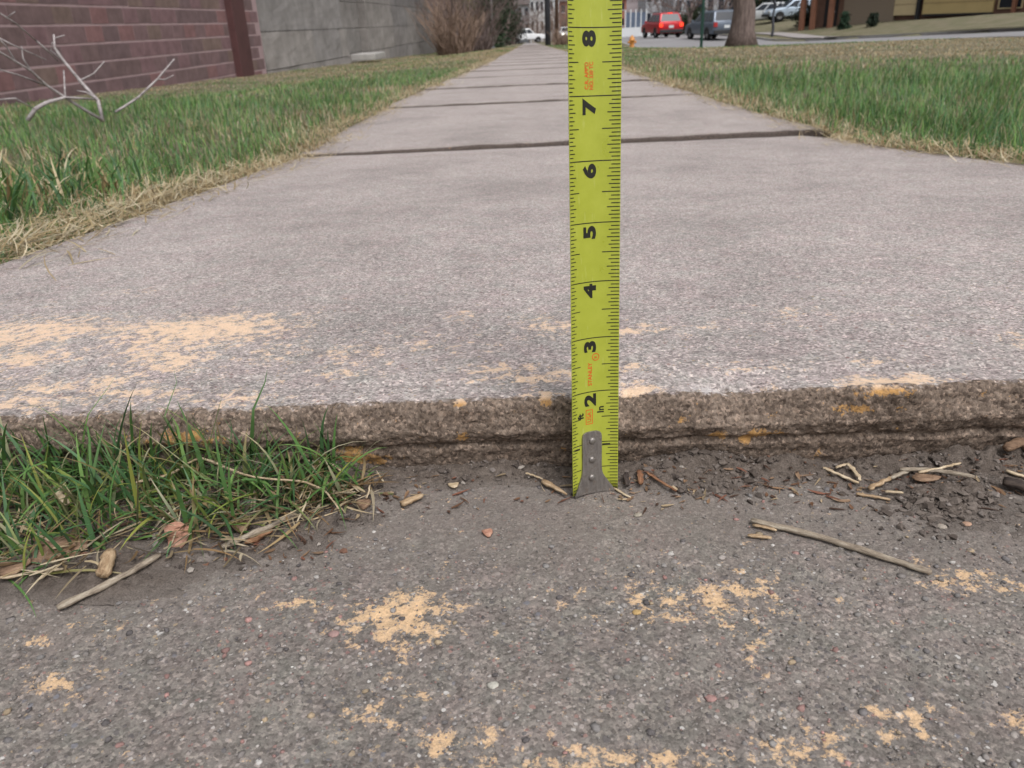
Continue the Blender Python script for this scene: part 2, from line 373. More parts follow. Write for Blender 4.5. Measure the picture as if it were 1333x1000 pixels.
# worn paint blobs: (photo x, y, half width, half height, strength)
def blobs(lst, zf, grow=1.0, gain=1.0):
    out = []
    for px, py, rx, ry, s in lst:
        c = on(px, py, zf); a = on(px + rx, py, zf); b = on(px, py - ry, zf)
        out.append((c.x, c.y, max((a - c).length, 1e-3) * grow, max((b - c).length, 1e-3) * grow, s * gain))
    return out
def blob_field(X, Y, bl):
    f = np.zeros_like(X)
    for cx, cy, rx, ry, s in bl:
        d = ((X - cx) / rx) ** 2 + ((Y - cy) / ry) ** 2
        f = np.maximum(f, s * np.exp(-d * 0.9))
    return f

def warp_axis(lo, hi, flo, fhi, step, grow=1.16):
    a = list(np.arange(flo, fhi + step / 2, step)); s = step
    while a[-1] < hi: s *= grow; a.append(min(a[-1] + s, hi))
    s = step; b = []
    x = flo
    while x > lo: s *= grow; x = max(x - s, lo); b.append(x)
    return np.array(b[::-1] + a)

# ---- lower slab (the one in front of the step)
def z_low(X, Y):
    X = np.asarray(X, float); Y = np.asarray(Y, float)
    return 0.0 + 0.0016 * fbm(X / 0.05, Y / 0.05, 3, 21)
SOIL_BL = [(330, 640, 160, 60, 1.2), (120, 690, 170, 60, 1.6), (30, 640, 130, 90, 1.6), (0, 760, 80, 25, 0.8), (440, 640, 60, 20, 0.7), (560, 618, 120, 14, 0.4), (900, 615, 90, 22, 0.9), (960, 630, 80, 25, 0.55), (1000, 600, 120, 14, 0.9), (1230, 650, 100, 45, 0.95), (1300, 600, 90, 35, 1.1), (1130, 635, 70, 20, 0.5), (1330, 690, 60, 30, 0.5), (690, 612, 60, 8, 0.4)]
soil_bl = blobs(SOIL_BL, z_low)
def soil_t(X, Y):
    X = np.asarray(X, float); Y = np.asarray(Y, float)
    f = np.zeros(np.broadcast(X, Y).shape)
    for cx, cy, rx, ry, s in soil_bl: f = np.maximum(f, s * np.exp(-0.8 * (((X - cx) / rx) ** 2 + ((Y - cy) / ry) ** 2)))
    f = f + 0.95 * sstep(0.330, 0.3475, Y)
    f = f * (0.75 + 0.6 * fbm(X / 0.02, Y / 0.012, 4, 121)) - 0.34
    return f * 0.0068
def z_soil(X, Y): return z_low(X, Y) + np.maximum(soil_t(X, Y), 0.0)
walk = empty('sidewalk', (0, 0, 0), kind='structure', label='narrow concrete sidewalk of square slabs running to the street')
LOW_PAINT = [(515, 803, 52, 26, 0.75), (545, 790, 45, 12, 0.6), (520, 835, 22, 22, 0.45), (512, 880, 14, 14, 0.42), (480, 935, 40, 22, 0.36), (545, 905, 18, 10, 0.35), (585, 965, 45, 30, 0.4), (520, 965, 30, 18, 0.33),
             (862, 782, 45, 24, 0.55), (945, 778, 55, 24, 0.60), (955, 815, 40, 20, 0.42), (985, 850, 22, 30, 0.36), (880, 840, 14, 22, 0.33), (1060, 970, 70, 20, 0.45), (1020, 972, 50, 24, 0.5), (1170, 940, 50, 22, 0.36), (850, 990, 130, 14, 0.52), (690, 990, 60, 16, 0.4),
             (1255, 757, 50, 14, 0.5), (1310, 765, 40, 14, 0.5), (1205, 735, 25, 10, 0.4), (1325, 940, 26, 12, 0.55), (65, 892, 38, 15, 0.56), (45, 832, 22, 9, 0.45), (130, 815, 25, 14, 0.38), (110, 900, 24, 20, 0.33), (385, 785, 36, 9, 0.5), (410, 785, 12, 6, 0.45), (740, 780, 40, 20, 0.28), (300, 830, 60, 20, 0.2), (1120, 800, 60, 20, 0.25)]
def lower_slab():
    xs = warp_axis(SX0, SX1, -0.245, 0.24, 0.00085, 1.22); ys = warp_axis(-1.15, 0.372, 0.165, 0.372, 0.00085, 1.22)
    X, Y = np.meshgrid(xs, ys)
    fade = 1.0
    Z = z_low(X, Y)
    # exposed aggregate relief
    a = fbm(X / 0.0055, Y / 0.0055, 2, 31); b = fbm(X / 0.0022, Y / 0.0022, 2, 37)
    smooth = sstep(0.285, 0.325, Y)
    Z = Z + (0.00065 * np.clip(a, -0.3, 1) + 0.00035 * b) * (1 - 0.5 * smooth)
    edge = np.minimum(np.minimum(X - SX0, SX1 - X), 0.02) / 0.02
    Z = Z - 0.006 * (1 - np.clip(edge, 0, 1)) ** 2
    dust = np.clip(sstep(0.245, 0.315, Y + 0.02 * fbm(X / 0.05, Y / 0.03, 3, 41)) * 0.95 + 0.22 * fbm(X / 0.06, Y / 0.04, 3, 43), 0, 1)
    dust = np.maximum(dust, sstep(-0.0024, 0.0004, soil_t(X, Y) + 0.0006 * fbm(X / 0.01, Y / 0.008, 3, 45)))
    paint = blob_field(X, Y, blobs(LOW_PAINT, z_low, 1.35, 0.92)) + 0.10 * sstep(0.0, 0.5, fbm(X / 0.04, Y / 0.03, 3, 47))
    dust = dust * (1 - 0.75 * np.clip(paint * 1.4 - 0.2, 0, 1))
    V = np.stack([X, Y, Z], -1).reshape(-1, 3); nr, nc = X.shape
    Q = grid_quads(nr, nc)
    # skirt so the slab has thickness
    n = len(V); per = np.concatenate([np.arange(nc), np.arange(1, nr) * nc + nc - 1, (nr - 1) * nc + np.arange(nc - 2, -1, -1), np.arange(nr - 2, 0, -1) * nc])
    V2 = V[per].copy(); V2[:, 2] = -0.1
    k = np.arange(len(per)); k2 = (k + 1) % len(per)
    Qs = np.stack([per[k2], per[k], n + k, n + k2], -1)
    z = np.zeros(len(per))
    me = np_mesh('concrete_slab', np.concatenate([V, V2]), np.concatenate([Q, Qs]), None, {'paint': np.concatenate([paint.ravel(), z]), 'dust': np.concatenate([dust.ravel(), z])})
    return obj('concrete_slab', me, M['slab_low'], walk, label='sunken grey concrete slab in front of the step')
lower_slab()

# ---- heaved slab with the broken front edge
UP_PAINT = [(270, 430, 100, 17, 0.72), (215, 455, 70, 14, 0.55), (50, 432, 95, 14, 0.66), (40, 465, 60, 10, 0.6), (230, 470, 45, 14, 0.6), (90, 503, 110, 12, 0.52), (30, 525, 60, 12, 0.5), (180, 512, 60, 10, 0.5), (345, 458, 60, 14, 0.36), (470, 458, 60, 12, 0.42), (560, 445, 70, 14, 0.33), (610, 410, 20, 7, 0.42),
            (730, 426, 45, 9, 0.52), (840, 428, 50, 8, 0.52), (700, 415, 30, 8, 0.36), (650, 480, 70, 8, 0.40), (720, 490, 80, 9, 0.46), (700, 515, 26, 9, 0.5), (825, 478, 22, 6, 0.55), (830, 508, 32, 12, 0.72), (845, 520, 24, 10, 0.6), (1170, 497, 62, 8, 0.78), (1150, 470, 40, 6, 0.42), (1040, 407, 40, 7, 0.34), (930, 425, 22, 6, 0.36), (1000, 476, 90, 6, 0.34), (1240, 503, 14, 5, 0.6), (1330, 443, 30, 10, 0.42), (190, 380, 30, 5, 0.32), (440, 485, 70, 9, 0.36), (300, 520, 80, 14, 0.42), (120, 545, 20, 8, 0.8)]
FACE_PAINT = [(458, 603, 34, 12, 0.70), (600, 570, 10, 6, 0.55), (710, 520, 10, 8, 0.6), (995, 565, 26, 7, 0.66), (935, 567, 18, 6, 0.6), (970, 572, 10, 5, 0.6), (885, 545, 8, 6, 0.45), (1075, 600, 20, 8, 0.35), (830, 515, 22, 8, 0.6), (1100, 528, 40, 8, 0.33), (600, 524, 10, 5, 0.6), (1150, 505, 60, 6, 0.5), (250, 570, 60, 12, 0.42)]
def heaved_slab():
    xs = warp_axis(SX0, SX1, -0.275, 0.25, 0.0009, 1.2)
    # profile in (y offset from STEP_Y, height fraction): buried foot, recessed lower face, groove, lip, rounded edge
    prof = []
    def seg(a, b, n):
        for i in range(n): k = i / n; prof.append((a[0] + (b[0] - a[0]) * k, a[1] + (b[1] - a[1]) * k))
    seg((0.012, -0.09), (0.0085, -0.006), 4); seg((0.0085, -0.006), (0.0026, 0.0150), 22); seg((0.0026, 0.0150), (0.0042, 0.0182), 5); seg((0.0042, 0.0182), (0.0012, 0.0205), 6)
    seg((0.0012, 0.0205), (-0.0010, 0.026), 8); seg((-0.0010, 0.026), (0.0012, 0.0365), 12)
    for i in range(8): 
        t = i / 8 * math.pi / 2; prof.append((0.0012 + 0.0055 * (1 - math.cos(t)), 0.0365 + 0.0051 * math.sin(t)))
    nf = len(prof)
    ytop = [0.0068]; s = 0.0009
    while ytop[-1] < 1.9: ytop.append(ytop[-1] + s); s *= 1.012 if ytop[-1] < 0.12 else 1.022
    ytop = np.array(ytop);     ytop = (ytop - ytop[0]) / (ytop[-1] - ytop[0])
    nr = nf + len(ytop); nc = len(xs)
    X = np.tile(xs, (nr, 1)); Y = np.zeros((nr, nc)); Z = np.zeros((nr, nc)); side = np.zeros((nr, nc))
    pa = np.array(prof)
    big = fbm(xs / 0.035, xs * 0 + 3.1, 3, 51); med = fbm(xs / 0.012, xs * 0 + 1.1, 3, 53)
    edge_y = STEP_Y + 0.0016 * big + 0.0008 * med + 0.012 * xs * 0
    # spalls along the top edge
    chip = 0.0035 * np.exp(-((xs - 0.098) / 0.02) ** 2) + 0.0022 * np.exp(-((xs - 0.045) / 0.012) ** 2) + 0.0038 * np.clip(fbm(xs / 0.018, xs * 0 + 9, 4, 57, 0.6), 0, 1) + 0.0012 * fbm(xs / 0.006, xs * 0 + 4, 3, 58) - 0.0025 * np.exp(-((xs - 0.162) / 0.03) ** 2)
    hs_ = z_edge(xs) / 0.0416
    for i in range(nf):
        Y[i] = edge_y + pa[i, 0]; f = np.where(pa[i, 1] > 0, hs_, 1.0); Z[i] = pa[i, 1] * f
        k = sstep(0.022, 0.0416, pa[i, 1]); Z[i] -= chip * k; Y[i] += chip * 1.6 * k
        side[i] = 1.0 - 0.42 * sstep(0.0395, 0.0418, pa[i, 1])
    yend = joint1(xs) - 0.006
    for j in range(len(ytop)):
        i = nf + j; y0 = edge_y + 0.0068 + chip * 1.6
        Y[i] = y0 + (yend - y0) * ytop[j]
        dy = Y[i] - y0
        Z[i] = z_slab1(xs, Y[i]) - chip * np.exp(-dy / 0.006)
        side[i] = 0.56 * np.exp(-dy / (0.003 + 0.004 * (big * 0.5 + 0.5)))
    # relief
    S = np.zeros((nr, nc)); S[:nf] = np.cumsum(np.r_[0, np.hypot(np.diff(pa[:, 0]), np.diff(pa[:, 1]))])[:, None]
    rough_f = 0.0019 * fbm(X / 0.016, S / 0.012, 3, 61) + 0.0008 * fbm(X / 0.0042, S / 0.0042, 3, 67) + 0.0005 * fbm(X / 0.0018, S / 0.0018, 2, 71)
    band = 0.0006 * fbm(X / 0.09, S / 0.004, 2, 73)
    isf = np.zeros((nr, 1)); isf[:nf] = 1.0; isf[nf - 6:nf, 0] = np.linspace(1, 0.35, 6)
    Y -= (rough_f + band) * isf
    Z += 0.0007 * fbm(X / 0.004, S / 0.004, 3, 77) * isf
    fd = 1 - isf
    DY = Y - STEP_Y
    Z += fd * (0.0006 * fbm(X / 0.006, Y / 0.006, 3, 81) + 0.00032 * fbm(X / 0.0022, Y / 0.0022, 2, 83)) * np.exp(-np.clip(DY, 0, 9) / 0.6) + fd * 0.0015 * fbm(X / 0.12, Y / 0.12, 3, 85) * sstep(0, 0.1, DY)
    # shallow worn groove parallel to the edge
    gx = fd * 0.0011 * np.exp(-((Y - (STEP_Y + 0.031 + 0.002 * big[None])) / 0.0022) ** 2) * sstep(-0.13, -0.05, X)
    Z -= gx
    eg = np.clip(np.minimum(X - SX0, SX1 - X) / 0.02, 0, 1); Z -= fd * 0.008 * (1 - eg) ** 2
    ee = np.clip((yend[None] - Y) / 0.012, 0, 1); Z -= fd * 0.004 * (1 - ee) ** 2
    paint = fd * blob_field(X, Y, blobs(UP_PAINT, z_slab1, 1.25, 1.03))
    fp = np.zeros_like(paint)
    for px, py, rx, ry, s_ in FACE_PAINT:
        c = at(px, py, STEP_Y + 0.002); a = at(px + rx, py, STEP_Y + 0.002); b = at(px, py - ry, STEP_Y + 0.002)
        d = ((X - c.x) / (a - c).length) ** 2 + ((Z - c.z) / max((b - c).length, 0.0018)) ** 2
        fp = np.maximum(fp, s_ * 1.3 * np.exp(-0.7 * d))
    paint = np.maximum(paint, fp * np.where(np.arange(nr)[:, None] < nf + 8, 1, 0)) + fd * 0.11 * sstep(0.05, 0.5, fbm(X / 0.10, Y / 0.05, 3, 87)) * np.exp(-DY / 0.12)
    dust = 0.16 * sstep(0.1, 0.6, fbm(X / 0.2, Y / 0.3, 3, 89)) * fd + 0.8 * (1 - eg) ** 2 * fd
    fresh = np.maximum(fd, 0.3) * blob_field(X, Y, blobs([(925, 512, 50, 14, 0.8), (985, 517, 30, 9, 0.55), (1060, 514, 30, 7, 0.45), (560, 525, 40, 6, 0.4), (430, 520, 30, 8, 0.4)], z_slab1))
    V = np.stack([X + sh(Y), Y, Z], -1).reshape(-1, 3)
    Q = grid_quads(nr, nc)
    # sides and back
    n = len(V); per = np.concatenate([np.arange(nr) * nc + nc - 1, (nr - 1) * nc + np.arange(nc - 2, -1, -1), np.arange(nr - 2, -1, -1) * nc])
    V2 = V[per].copy(); V2[:, 2] = np.minimum(V2[:, 2] - 0.1, -0.09)
    k = np.arange(len(per) - 1); Qs = np.stack([per[k + 1], per[k], n + k, n + k + 1], -1)
    z = np.zeros(len(per)); o1 = np.ones(len(per)) * 0.9
    cat = lambda a, b: np.concatenate([a.ravel(), b])
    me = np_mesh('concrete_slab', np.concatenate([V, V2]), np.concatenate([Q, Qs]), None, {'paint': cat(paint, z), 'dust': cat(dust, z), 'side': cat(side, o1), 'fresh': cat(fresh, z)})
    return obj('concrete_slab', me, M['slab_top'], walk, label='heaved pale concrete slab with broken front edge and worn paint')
heaved_slab()

# ---- the slabs beyond
def plain_slab(y0, y1, seed):
    W = SX1 - SX0; nx, ny = 40, 40
    u = np.concatenate([[0, 0.003, 0.010], np.linspace(0.03, W - 0.03, nx), [W - 0.010, W - 0.003, W]]) + SX0
    vv = np.concatenate([[0, 0.003, 0.010], np.linspace(0.04, 0.96, ny) , [1, 1, 1]])
    X = np.tile(u, (len(vv), 1)); L = y1 - y0 - 0.018
    sk0 = 0.13 * X
    vy = np.concatenate([[0, 0.003, 0.010], np.linspace(0.03, L - 0.03, ny), [L - 0.010, L - 0.003, L]])
    Y = y0 + 0.007 + sk0 + vy[:, None]
    Z = z_walk(Y) + 0.003 * fbm(X / 0.5, Y / 0.5, 3, seed) + 0.0015 * random.uniform(-1, 1)
    Z = Z + (0.0020 if y0 < 3 else 0.0055) * (1 - vy[:, None] / L) - 0.004
    ed = np.minimum(np.minimum(X - SX0, SX1 - X), np.minimum(vy[:, None], L - vy[:, None]))
    Z = Z - 0.008 * np.clip(1 - ed / 0.010, 0, 1) ** 2
    if y0 < 6: Z[:3] += 0.003 * fbm(X[:3] / 0.03, Y[:3], 3, seed + 3); Y[:3] += 0.004 * fbm(X[:3] / 0.03, Y[:3] * 3, 3, seed + 5)
    nr, nc = X.shape; V = np.stack([X + sh(Y), Y, Z], -1).reshape(-1, 3); Q = grid_quads(nr, nc); n = len(V)
    per = np.concatenate([np.arange(nc), np.arange(1, nr) * nc + nc - 1, (nr - 1) * nc + np.arange(nc - 2, -1, -1), np.arange(nr - 2, 0, -1) * nc])
    V2 = V[per].copy(); V2[:, 2] -= 0.09; k = np.arange(len(per)); k2 = (k + 1) % len(per)
    Qs = np.stack([per[k2], per[k], n + k, n + k2], -1); N = n + len(per)
    side = np.concatenate([np.zeros(n), np.ones(len(per)) * 0.9]); side[:2 * nc] = 0.9
    dust = np.concatenate([(0.75 * np.clip(1 - ed / 0.05, 0, 1) ** 2 + 0.12).ravel(), np.ones(len(per))])
    me = np_mesh('concrete_slab', np.concatenate([V, V2]), np.concatenate([Q, Qs]), None, {'paint': np.zeros(N), 'dust': dust, 'side': side})
    obj('concrete_slab', me, M['slab_far'], walk)
yj = [2.13, 3.68, 5.1, 6.6, 8.15]
while yj[-1] < 62: yj.append(yj[-1] + 1.52)
for i in range(len(yj) - 1): plain_slab(yj[i], yj[i + 1], 100 + i)
# soil showing in the joints under the slabs
bed = MB()
xs_ = [SX0 + 0.01, SX1 - 0.01]; ys_ = np.concatenate([np.linspace(2.0, 9, 29), np.linspace(9.2, 64, 31)])
for i in range(59):
    xs_ = [SX0 + 0.02 + float(sh(ys_[i])), SX1 - 0.02 + float(sh(ys_[i]))]
    bed.poly([(xs_[0], ys_[i], float(z_walk(ys_[i])) - 0.03), (xs_[1], ys_[i], float(z_walk(ys_[i])) - 0.03), (xs_[1], ys_[i + 1], float(z_walk(ys_[i + 1])) - 0.03), (xs_[0], ys_[i + 1], float(z_walk(ys_[i + 1])) - 0.03)])
bed.build('soil_bed', M['soil'], walk)

# ---- far path to the cross street, road, kerbs
def strip(name, xa, xb, ys, zf, mat, dz=0.0, label=None, **kw):
    ys = np.asarray(ys, float); cols_ = [0, 0.25, 0.5, 0.75, 1]
    P = np.array([[[xa(y) + (xb(y) - xa(y)) * k, y, float(zf(xa(y) + (xb(y) - xa(y)) * k, y)) + dz] for k in cols_] for y in ys])
    me = np_mesh(name, P.reshape(-1, 3), grid_quads(len(ys), 5))
    return obj(name, me, mat, None, kind='structure', label=label or name, **kw)
ysr = np.concatenate([np.linspace(-12, 60, 90), np.linspace(62, 250, 40)])
M['walkfar'] = plain('far_concrete', (0.30, 0.275, 0.27), 0.9, 0.1, 3.0)
strip('path', lambda y: SX0 + 0.13 * 0, lambda y: SX1, np.linspace(62.8, 118, 30), lambda x, y: z_walk(y), M['walkfar'], 0.0, 'far end of the pale sidewalk narrowing toward parked pickup')
def tilt(y): return 0.26 * (1 - sstep(42, 54, y))
def road_z(x, y): return float(np.interp(y, ZR_Y, ZR_Z)) - 0.10 + float(tilt(y)) * min(max((x - float(kerb_x(y))) / 8.5, 0), 1) + 0.05 * math.sin(math.pi * min(max((x - float(kerb_x(y))) / 8.5, 0), 1))
strip('road', lambda y: float(kerb_x(y)) + 0.02, lambda y: float(kerb_x(y)) + 8.55, ysr, road_z, M['road'], 0, 'grey asphalt street curving past the lawn')
M['kerb'] = plain('kerb_concrete', (0.36, 0.345, 0.33), 0.9, 0.12, 3.0)
for off, nm in ((-0.09, 'kerb'), (8.50, 'kerb')):
    m = MB(); ring = None
    for y in ysr:
        x0 = float(kerb_x(y)) + off; zr = float(np.interp(y, ZR_Y, ZR_Z)) + (float(tilt(y)) if off > 1 else 0)
        r = [m.bm.verts.new(v) for v in ((x0, y, zr - 0.25), (x0, y, zr + 0.018), (x0 + 0.15, y, zr + 0.012), (x0 + 0.17, y, zr - 0.25))]
        if ring:
            for a in range(3): m.bm.faces.new((ring[a], ring[a + 1], r[a + 1], r[a]))
        ring = r
    m.build(nm, M['kerb'], None, kind='structure', label='pale concrete kerb along the street edge')
# cross street at the end of the path
strip('road', lambda y: -60.0, lambda y: 60.0, np.linspace(119, 128, 6), lambda x, y: float(gz(x, y)), M['road'], 0.05, 'distant cross street where the pickup stands')
# driveway and walk across the street
def poly_path(name, pts, mat, label, dz=0.03, w0=1.2):
    """ribbon on the ground along (x, y, half width)"""
    L = []
    pts = np.array(pts, float); tt = np.linspace(0, len(pts) - 1, len(pts) * 8)
    P = np.stack([np.interp(tt, np.arange(len(pts)), pts[:, k]) for k in range(3)], -1)
    for i, (x, y, w) in enumerate(P):
        d = P[min(i + 1, len(P) - 1), :2] - P[max(i - 1, 0), :2]; d /= np.linalg.norm(d) + 1e-9; nrm = np.array([-d[1], d[0]])
        for k in (-1, -0.5, 0, 0.5, 1):
            q = np.array([x, y]) + nrm * w * k; L.append((q[0], q[1], float(gz(q[0], q[1])) + dz))
    obj(name, np_mesh(name, L, grid_quads(len(P), 5)), mat, None, kind='structure', label=label)
def seen(lst, w): return [(*on(px, py, gz, 30)[:2], w_) for (px, py), w_ in zip(lst, w)]
poly_path('driveway', [(15.4, 43, 0.9), (16.4, 48, 0.7), (16.6, 56, 0.7), (15.8, 66, 0.7)], M['walkfar'], 'pale concrete driveway climbing from the street to parked vehicles', 0.05)
poly_path('path', [(17.6, 14, 0.7), (17.4, 24, 0.7), (16.6, 36, 0.7)], M['walkfar'], 'pale walk along the far side of the street', 0.05)

# ------------------------------------------------------------------ measuring tape
TW, TTH, TYAW, TLEAN = 0.930 * IN, 0.91, math.radians(19), math.radians(5.0)
TR = TW / TTH
tape_base = on(772.5, 641, z_low)
tape_m = Matrix.Translation(tape_base + Vector((0, 0, 0.0004))) @ Matrix.Rotation(-TLEAN, 4, 'X')
def tp(u, v, h=0.0):
    """u inches across from the middle (arc), v inches up the tape, h metres in front of the face"""
    a = u * IN / TR + TYAW * -1.0
    # face looks to -Y; edges curl toward the viewer; the left edge is turned nearer
    r = TR - h
    x = r * math.sin(a) + TR * math.sin(TYAW); y = r * math.cos(a) - TR * math.cos(TYAW)
    return tape_m @ Vector((x, y, v * IN))
tape = empty('tape_measure', tape_base, 0, label='yellow-green steel tape measure standing upright against the broken step', category='tape measure')
def tobj(name, me, mat, parent, smooth=True):
    o = obj(name, me, mat, parent)
    top = parent
    if parent is tape: o.matrix_parent_inverse = Matrix.Translation(-tape_base)
    return o
def tape_sheet(name, us, vlist, h, mat, parent, thick=0.0):
    V = [tp(u, v, h) for v in vlist for u in us]; nu = len(us); Q = grid_quads(len(vlist), nu)
    if thick:
        n = len(V); V += [tp(u, v, h - thick) for v in vlist for u in us]; Q2 = Q[:, ::-1] + n
        per = list(range(nu)) + [i * nu + nu - 1 for i in range(1, len(vlist))] + [(len(vlist) - 1) * nu + k for k in range(nu - 2, -1, -1)] + [i * nu for i in range(len(vlist) - 2, 0, -1)]
        s = np.array([[per[(k + 1) % len(per)], per[k], n + per[k], n + per[(k + 1) % len(per)]] for k in range(len(per))])
        Q = np.concatenate([Q, Q2, s])
    return tobj(name, np_mesh(name, [tuple(v) for v in V], Q), mat, parent)
HWID = TW / IN / 2
blade = tape_sheet('blade', np.linspace(-HWID, HWID, 33), np.linspace(0.03, 12.0, 60), 0.0, M['tape'], tape, 0.00025)
# printed marks: thin ink films on the blade
tk = []; 
def tick(u0, u1, v, w):
    us = np.linspace(u0, u1, max(2, int(abs(u1 - u0) / 0.06) + 2)); i0 = len(tv)
    for u in us: tv.append(tp(u, v - w / 2, 0.00006)); tv.append(tp(u, v + w / 2, 0.00006))
    for k in range(len(us) - 1): tq.append((i0 + 2 * k, i0 + 2 * k + 2, i0 + 2 * k + 3, i0 + 2 * k + 1))
tv, tq = [], []
for k in range(1, 12 * 16):
    v = k / 16.0
    if k % 16 == 0: tick(-HWID + 0.005, HWID - 0.005, v, 0.016); continue
    lr = 0.30 if k % 8 == 0 else 0.215 if k % 4 == 0 else 0.185 if k % 2 == 0 else 0.145
    ll = 0.20 if k % 8 == 0 else 0.135 if k % 4 == 0 else 0.115 if k % 2 == 0 else 0.08
    if k < 3: lr *= 0.6
    tick(HWID - 0.006 - lr, HWID - 0.006, v, 0.0155); tick(-HWID + 0.006, -HWID + 0.006 + ll, v, 0.0155)
tobj('tick_marks', np_mesh('tick_marks', [tuple(v) for v in tv], tq), M['ink'], tape)

def text_flat(s, size, bold=0.0, sx=1.0):
    cu = bpy.data.curves.new('txt', 'FONT'); cu.body = s; cu.size = size; cu.offset = bold * size; cu.align_x = 'CENTER'; cu.resolution_u = 4
    o = bpy.data.objects.new('txt', cu); C.objects.link(o); bpy.context.view_layer.update()
    me = bpy.data.meshes.new_from_object(o.evaluated_get(bpy.context.evaluated_depsgraph_get()))
    bpy.data.objects.remove(o); bpy.data.curves.remove(cu)
    bm = bmesh.new(); bm.from_mesh(me); bpy.data.meshes.remove(me)
    for v in bm.verts: v.co.x *= sx
    ysb = [v.co.y for v in bm.verts]; xsb = [v.co.x for v in bm.verts]
    cy = (min(ysb) + max(ysb)) / 2; cx = (min(xsb) + max(xsb)) / 2
    for v in bm.verts: v.co.x -= cx; v.co.y -= cy; v.co.z = 0
    y = -size
    while y < size:
        bmesh.ops.bisect_plane(bm, geom=bm.verts[:] + bm.edges[:] + bm.faces[:], plane_co=(0, y, 0), plane_no=(0, 1, 0)); y += 0.03
    return bm
def tape_text(name, s, size, u, v, mat, bold=0.03, sx=1.0, rot=0):
    """text reading up the tape (its top toward the left edge)"""
    bm = text_flat(s, size, bold, sx)
    for q in bm.verts:
        q.co = tp(u - q.co.y, v + q.co.x, 0.00009)
    me = bpy.data.meshes.new(name); bm.to_mesh(me); bm.free(); return tobj(name, me, mat, tape)
for n_ in range(2, 12):
    tape_text('numeral', str(n_), 0.30, -0.065, n_ - 0.158, M['ink'], 0.05, 1.5 if n_ < 10 else 1.1)
tape_text('numeral', '1', 0.19, 0.245, 0.945, M['ink'], 0.05); tape_text('numeral', '1', 0.17, -0.355, 0.93, M['ink'], 0.05)
tape_text('lettering', 'STANLEY', 0.105, -0.065, 2.335, M['redink'], 0.022, 1.0)
tape_text('lettering', 'C.R. APP\'D', 0.092, -0.11, 7.30, M['redink'], 0.025, 0.95); tape_text('lettering', 'NO. 330 TC', 0.092, -0.025, 7.30, M['redink'], 0.025, 0.87)
tape_text('lettering', 'R', 0.075, 0.045, 2.645, M['redink'], 0.02)
tape_text('lettering', 'ft', 0.17, -0.265, 1.56, M['ink'], 0.045); tape_text('lettering', 'In', 0.175, 0.135, 1.64, M['ink'], 0.025, 1.05)
tape_text('lettering', 'USA', 0.11, -0.082, 1.52, M['redink'], 0.015)
tv, tq = [], []
tick(-0.146, -0.018, 1.385, 0.014); tick(-0.146, -0.018, 1.655, 0.014)
for uu in (-0.146, -0.018):
    i0 = len(tv)
    for a_, b_ in ((uu - 0.007, 1.378), (uu + 0.007, 1.378), (uu + 0.007, 1.662), (uu - 0.007, 1.662)): tv.append(tp(a_, b_, 0.00007))
    tq.append((i0, i0 + 1, i0 + 2, i0 + 3))
tobj('printed_frame', np_mesh('printed_frame', [tuple(v) for v in tv], tq), M['redink'], tape); tv, tq = [], []
for k in range(20):   # ring round the small R
    i0 = len(tv)
    for r_, a_ in ((0.055, k), (0.07, k), (0.07, k + 1), (0.055, k + 1)):
        tv.append(tp(0.045 + r_ * math.cos(a_ * math.pi / 10), 2.645 + r_ * math.sin(a_ * math.pi / 10), 0.00007))
    tq.append((i0, i0 + 1, i0 + 2, i0 + 3))
tobj('printed_ring', np_mesh('printed_ring', [tuple(v) for v in tv], tq), M['redink'], tape)
# end hook: strip with rounded head that flares to the bent lip
outline_v = [0.0, 0.05, 0.12, 0.2, 0.3, 0.38, 0.46, 0.56, 0.8, 1.0, 1.12, 1.18, 1.215, 1.235, 1.24]
outline_h = [0.43, 0.40, 0.36, 0.315, 0.26, 0.222, 0.205, 0.2, 0.2, 0.2, 0.2, 0.192, 0.165, 0.11, 0.06]
V = []; nu = 15; HC = -0.045
for v, h in zip(outline_v, outline_h):
    cc = HC * min(1, v / 0.35) 
    for k in range(nu): V.append(tp(cc + h * (2 * k / (nu - 1) - 1), v, 0.0009))
nv = len(outline_v); Q = grid_quads(nv, nu); n = len(V)
for v, h in zip(outline_v, outline_h):
    cc = HC * min(1, v / 0.35)
    for k in range(nu): V.append(tp(cc + h * (2 * k / (nu - 1) - 1), v, 0.0001))
per = list(range(nu)) + [i * nu + nu - 1 for i in range(1, nv)] + [(nv - 1) * nu + k for k in range(nu - 2, -1, -1)] + [i * nu for i in range(nv - 2, 0, -1)]
Qs = np.array([[per[(k + 1) % len(per)], per[k], n + per[k], n + per[(k + 1) % len(per)]] for k in range(len(per))])
hook_me = np_mesh('hook', [tuple(v) for v in V], np.concatenate([Q, Q[:, ::-1] + n, Qs]))
hook = tobj('hook', hook_me, M['steel'], tape)
md = hook.modifiers.new('bevel', 'BEVEL'); md.width = 0.0003; md.segments = 2; md.limit_method = 'ANGLE'; md.angle_limit = math.radians(50)
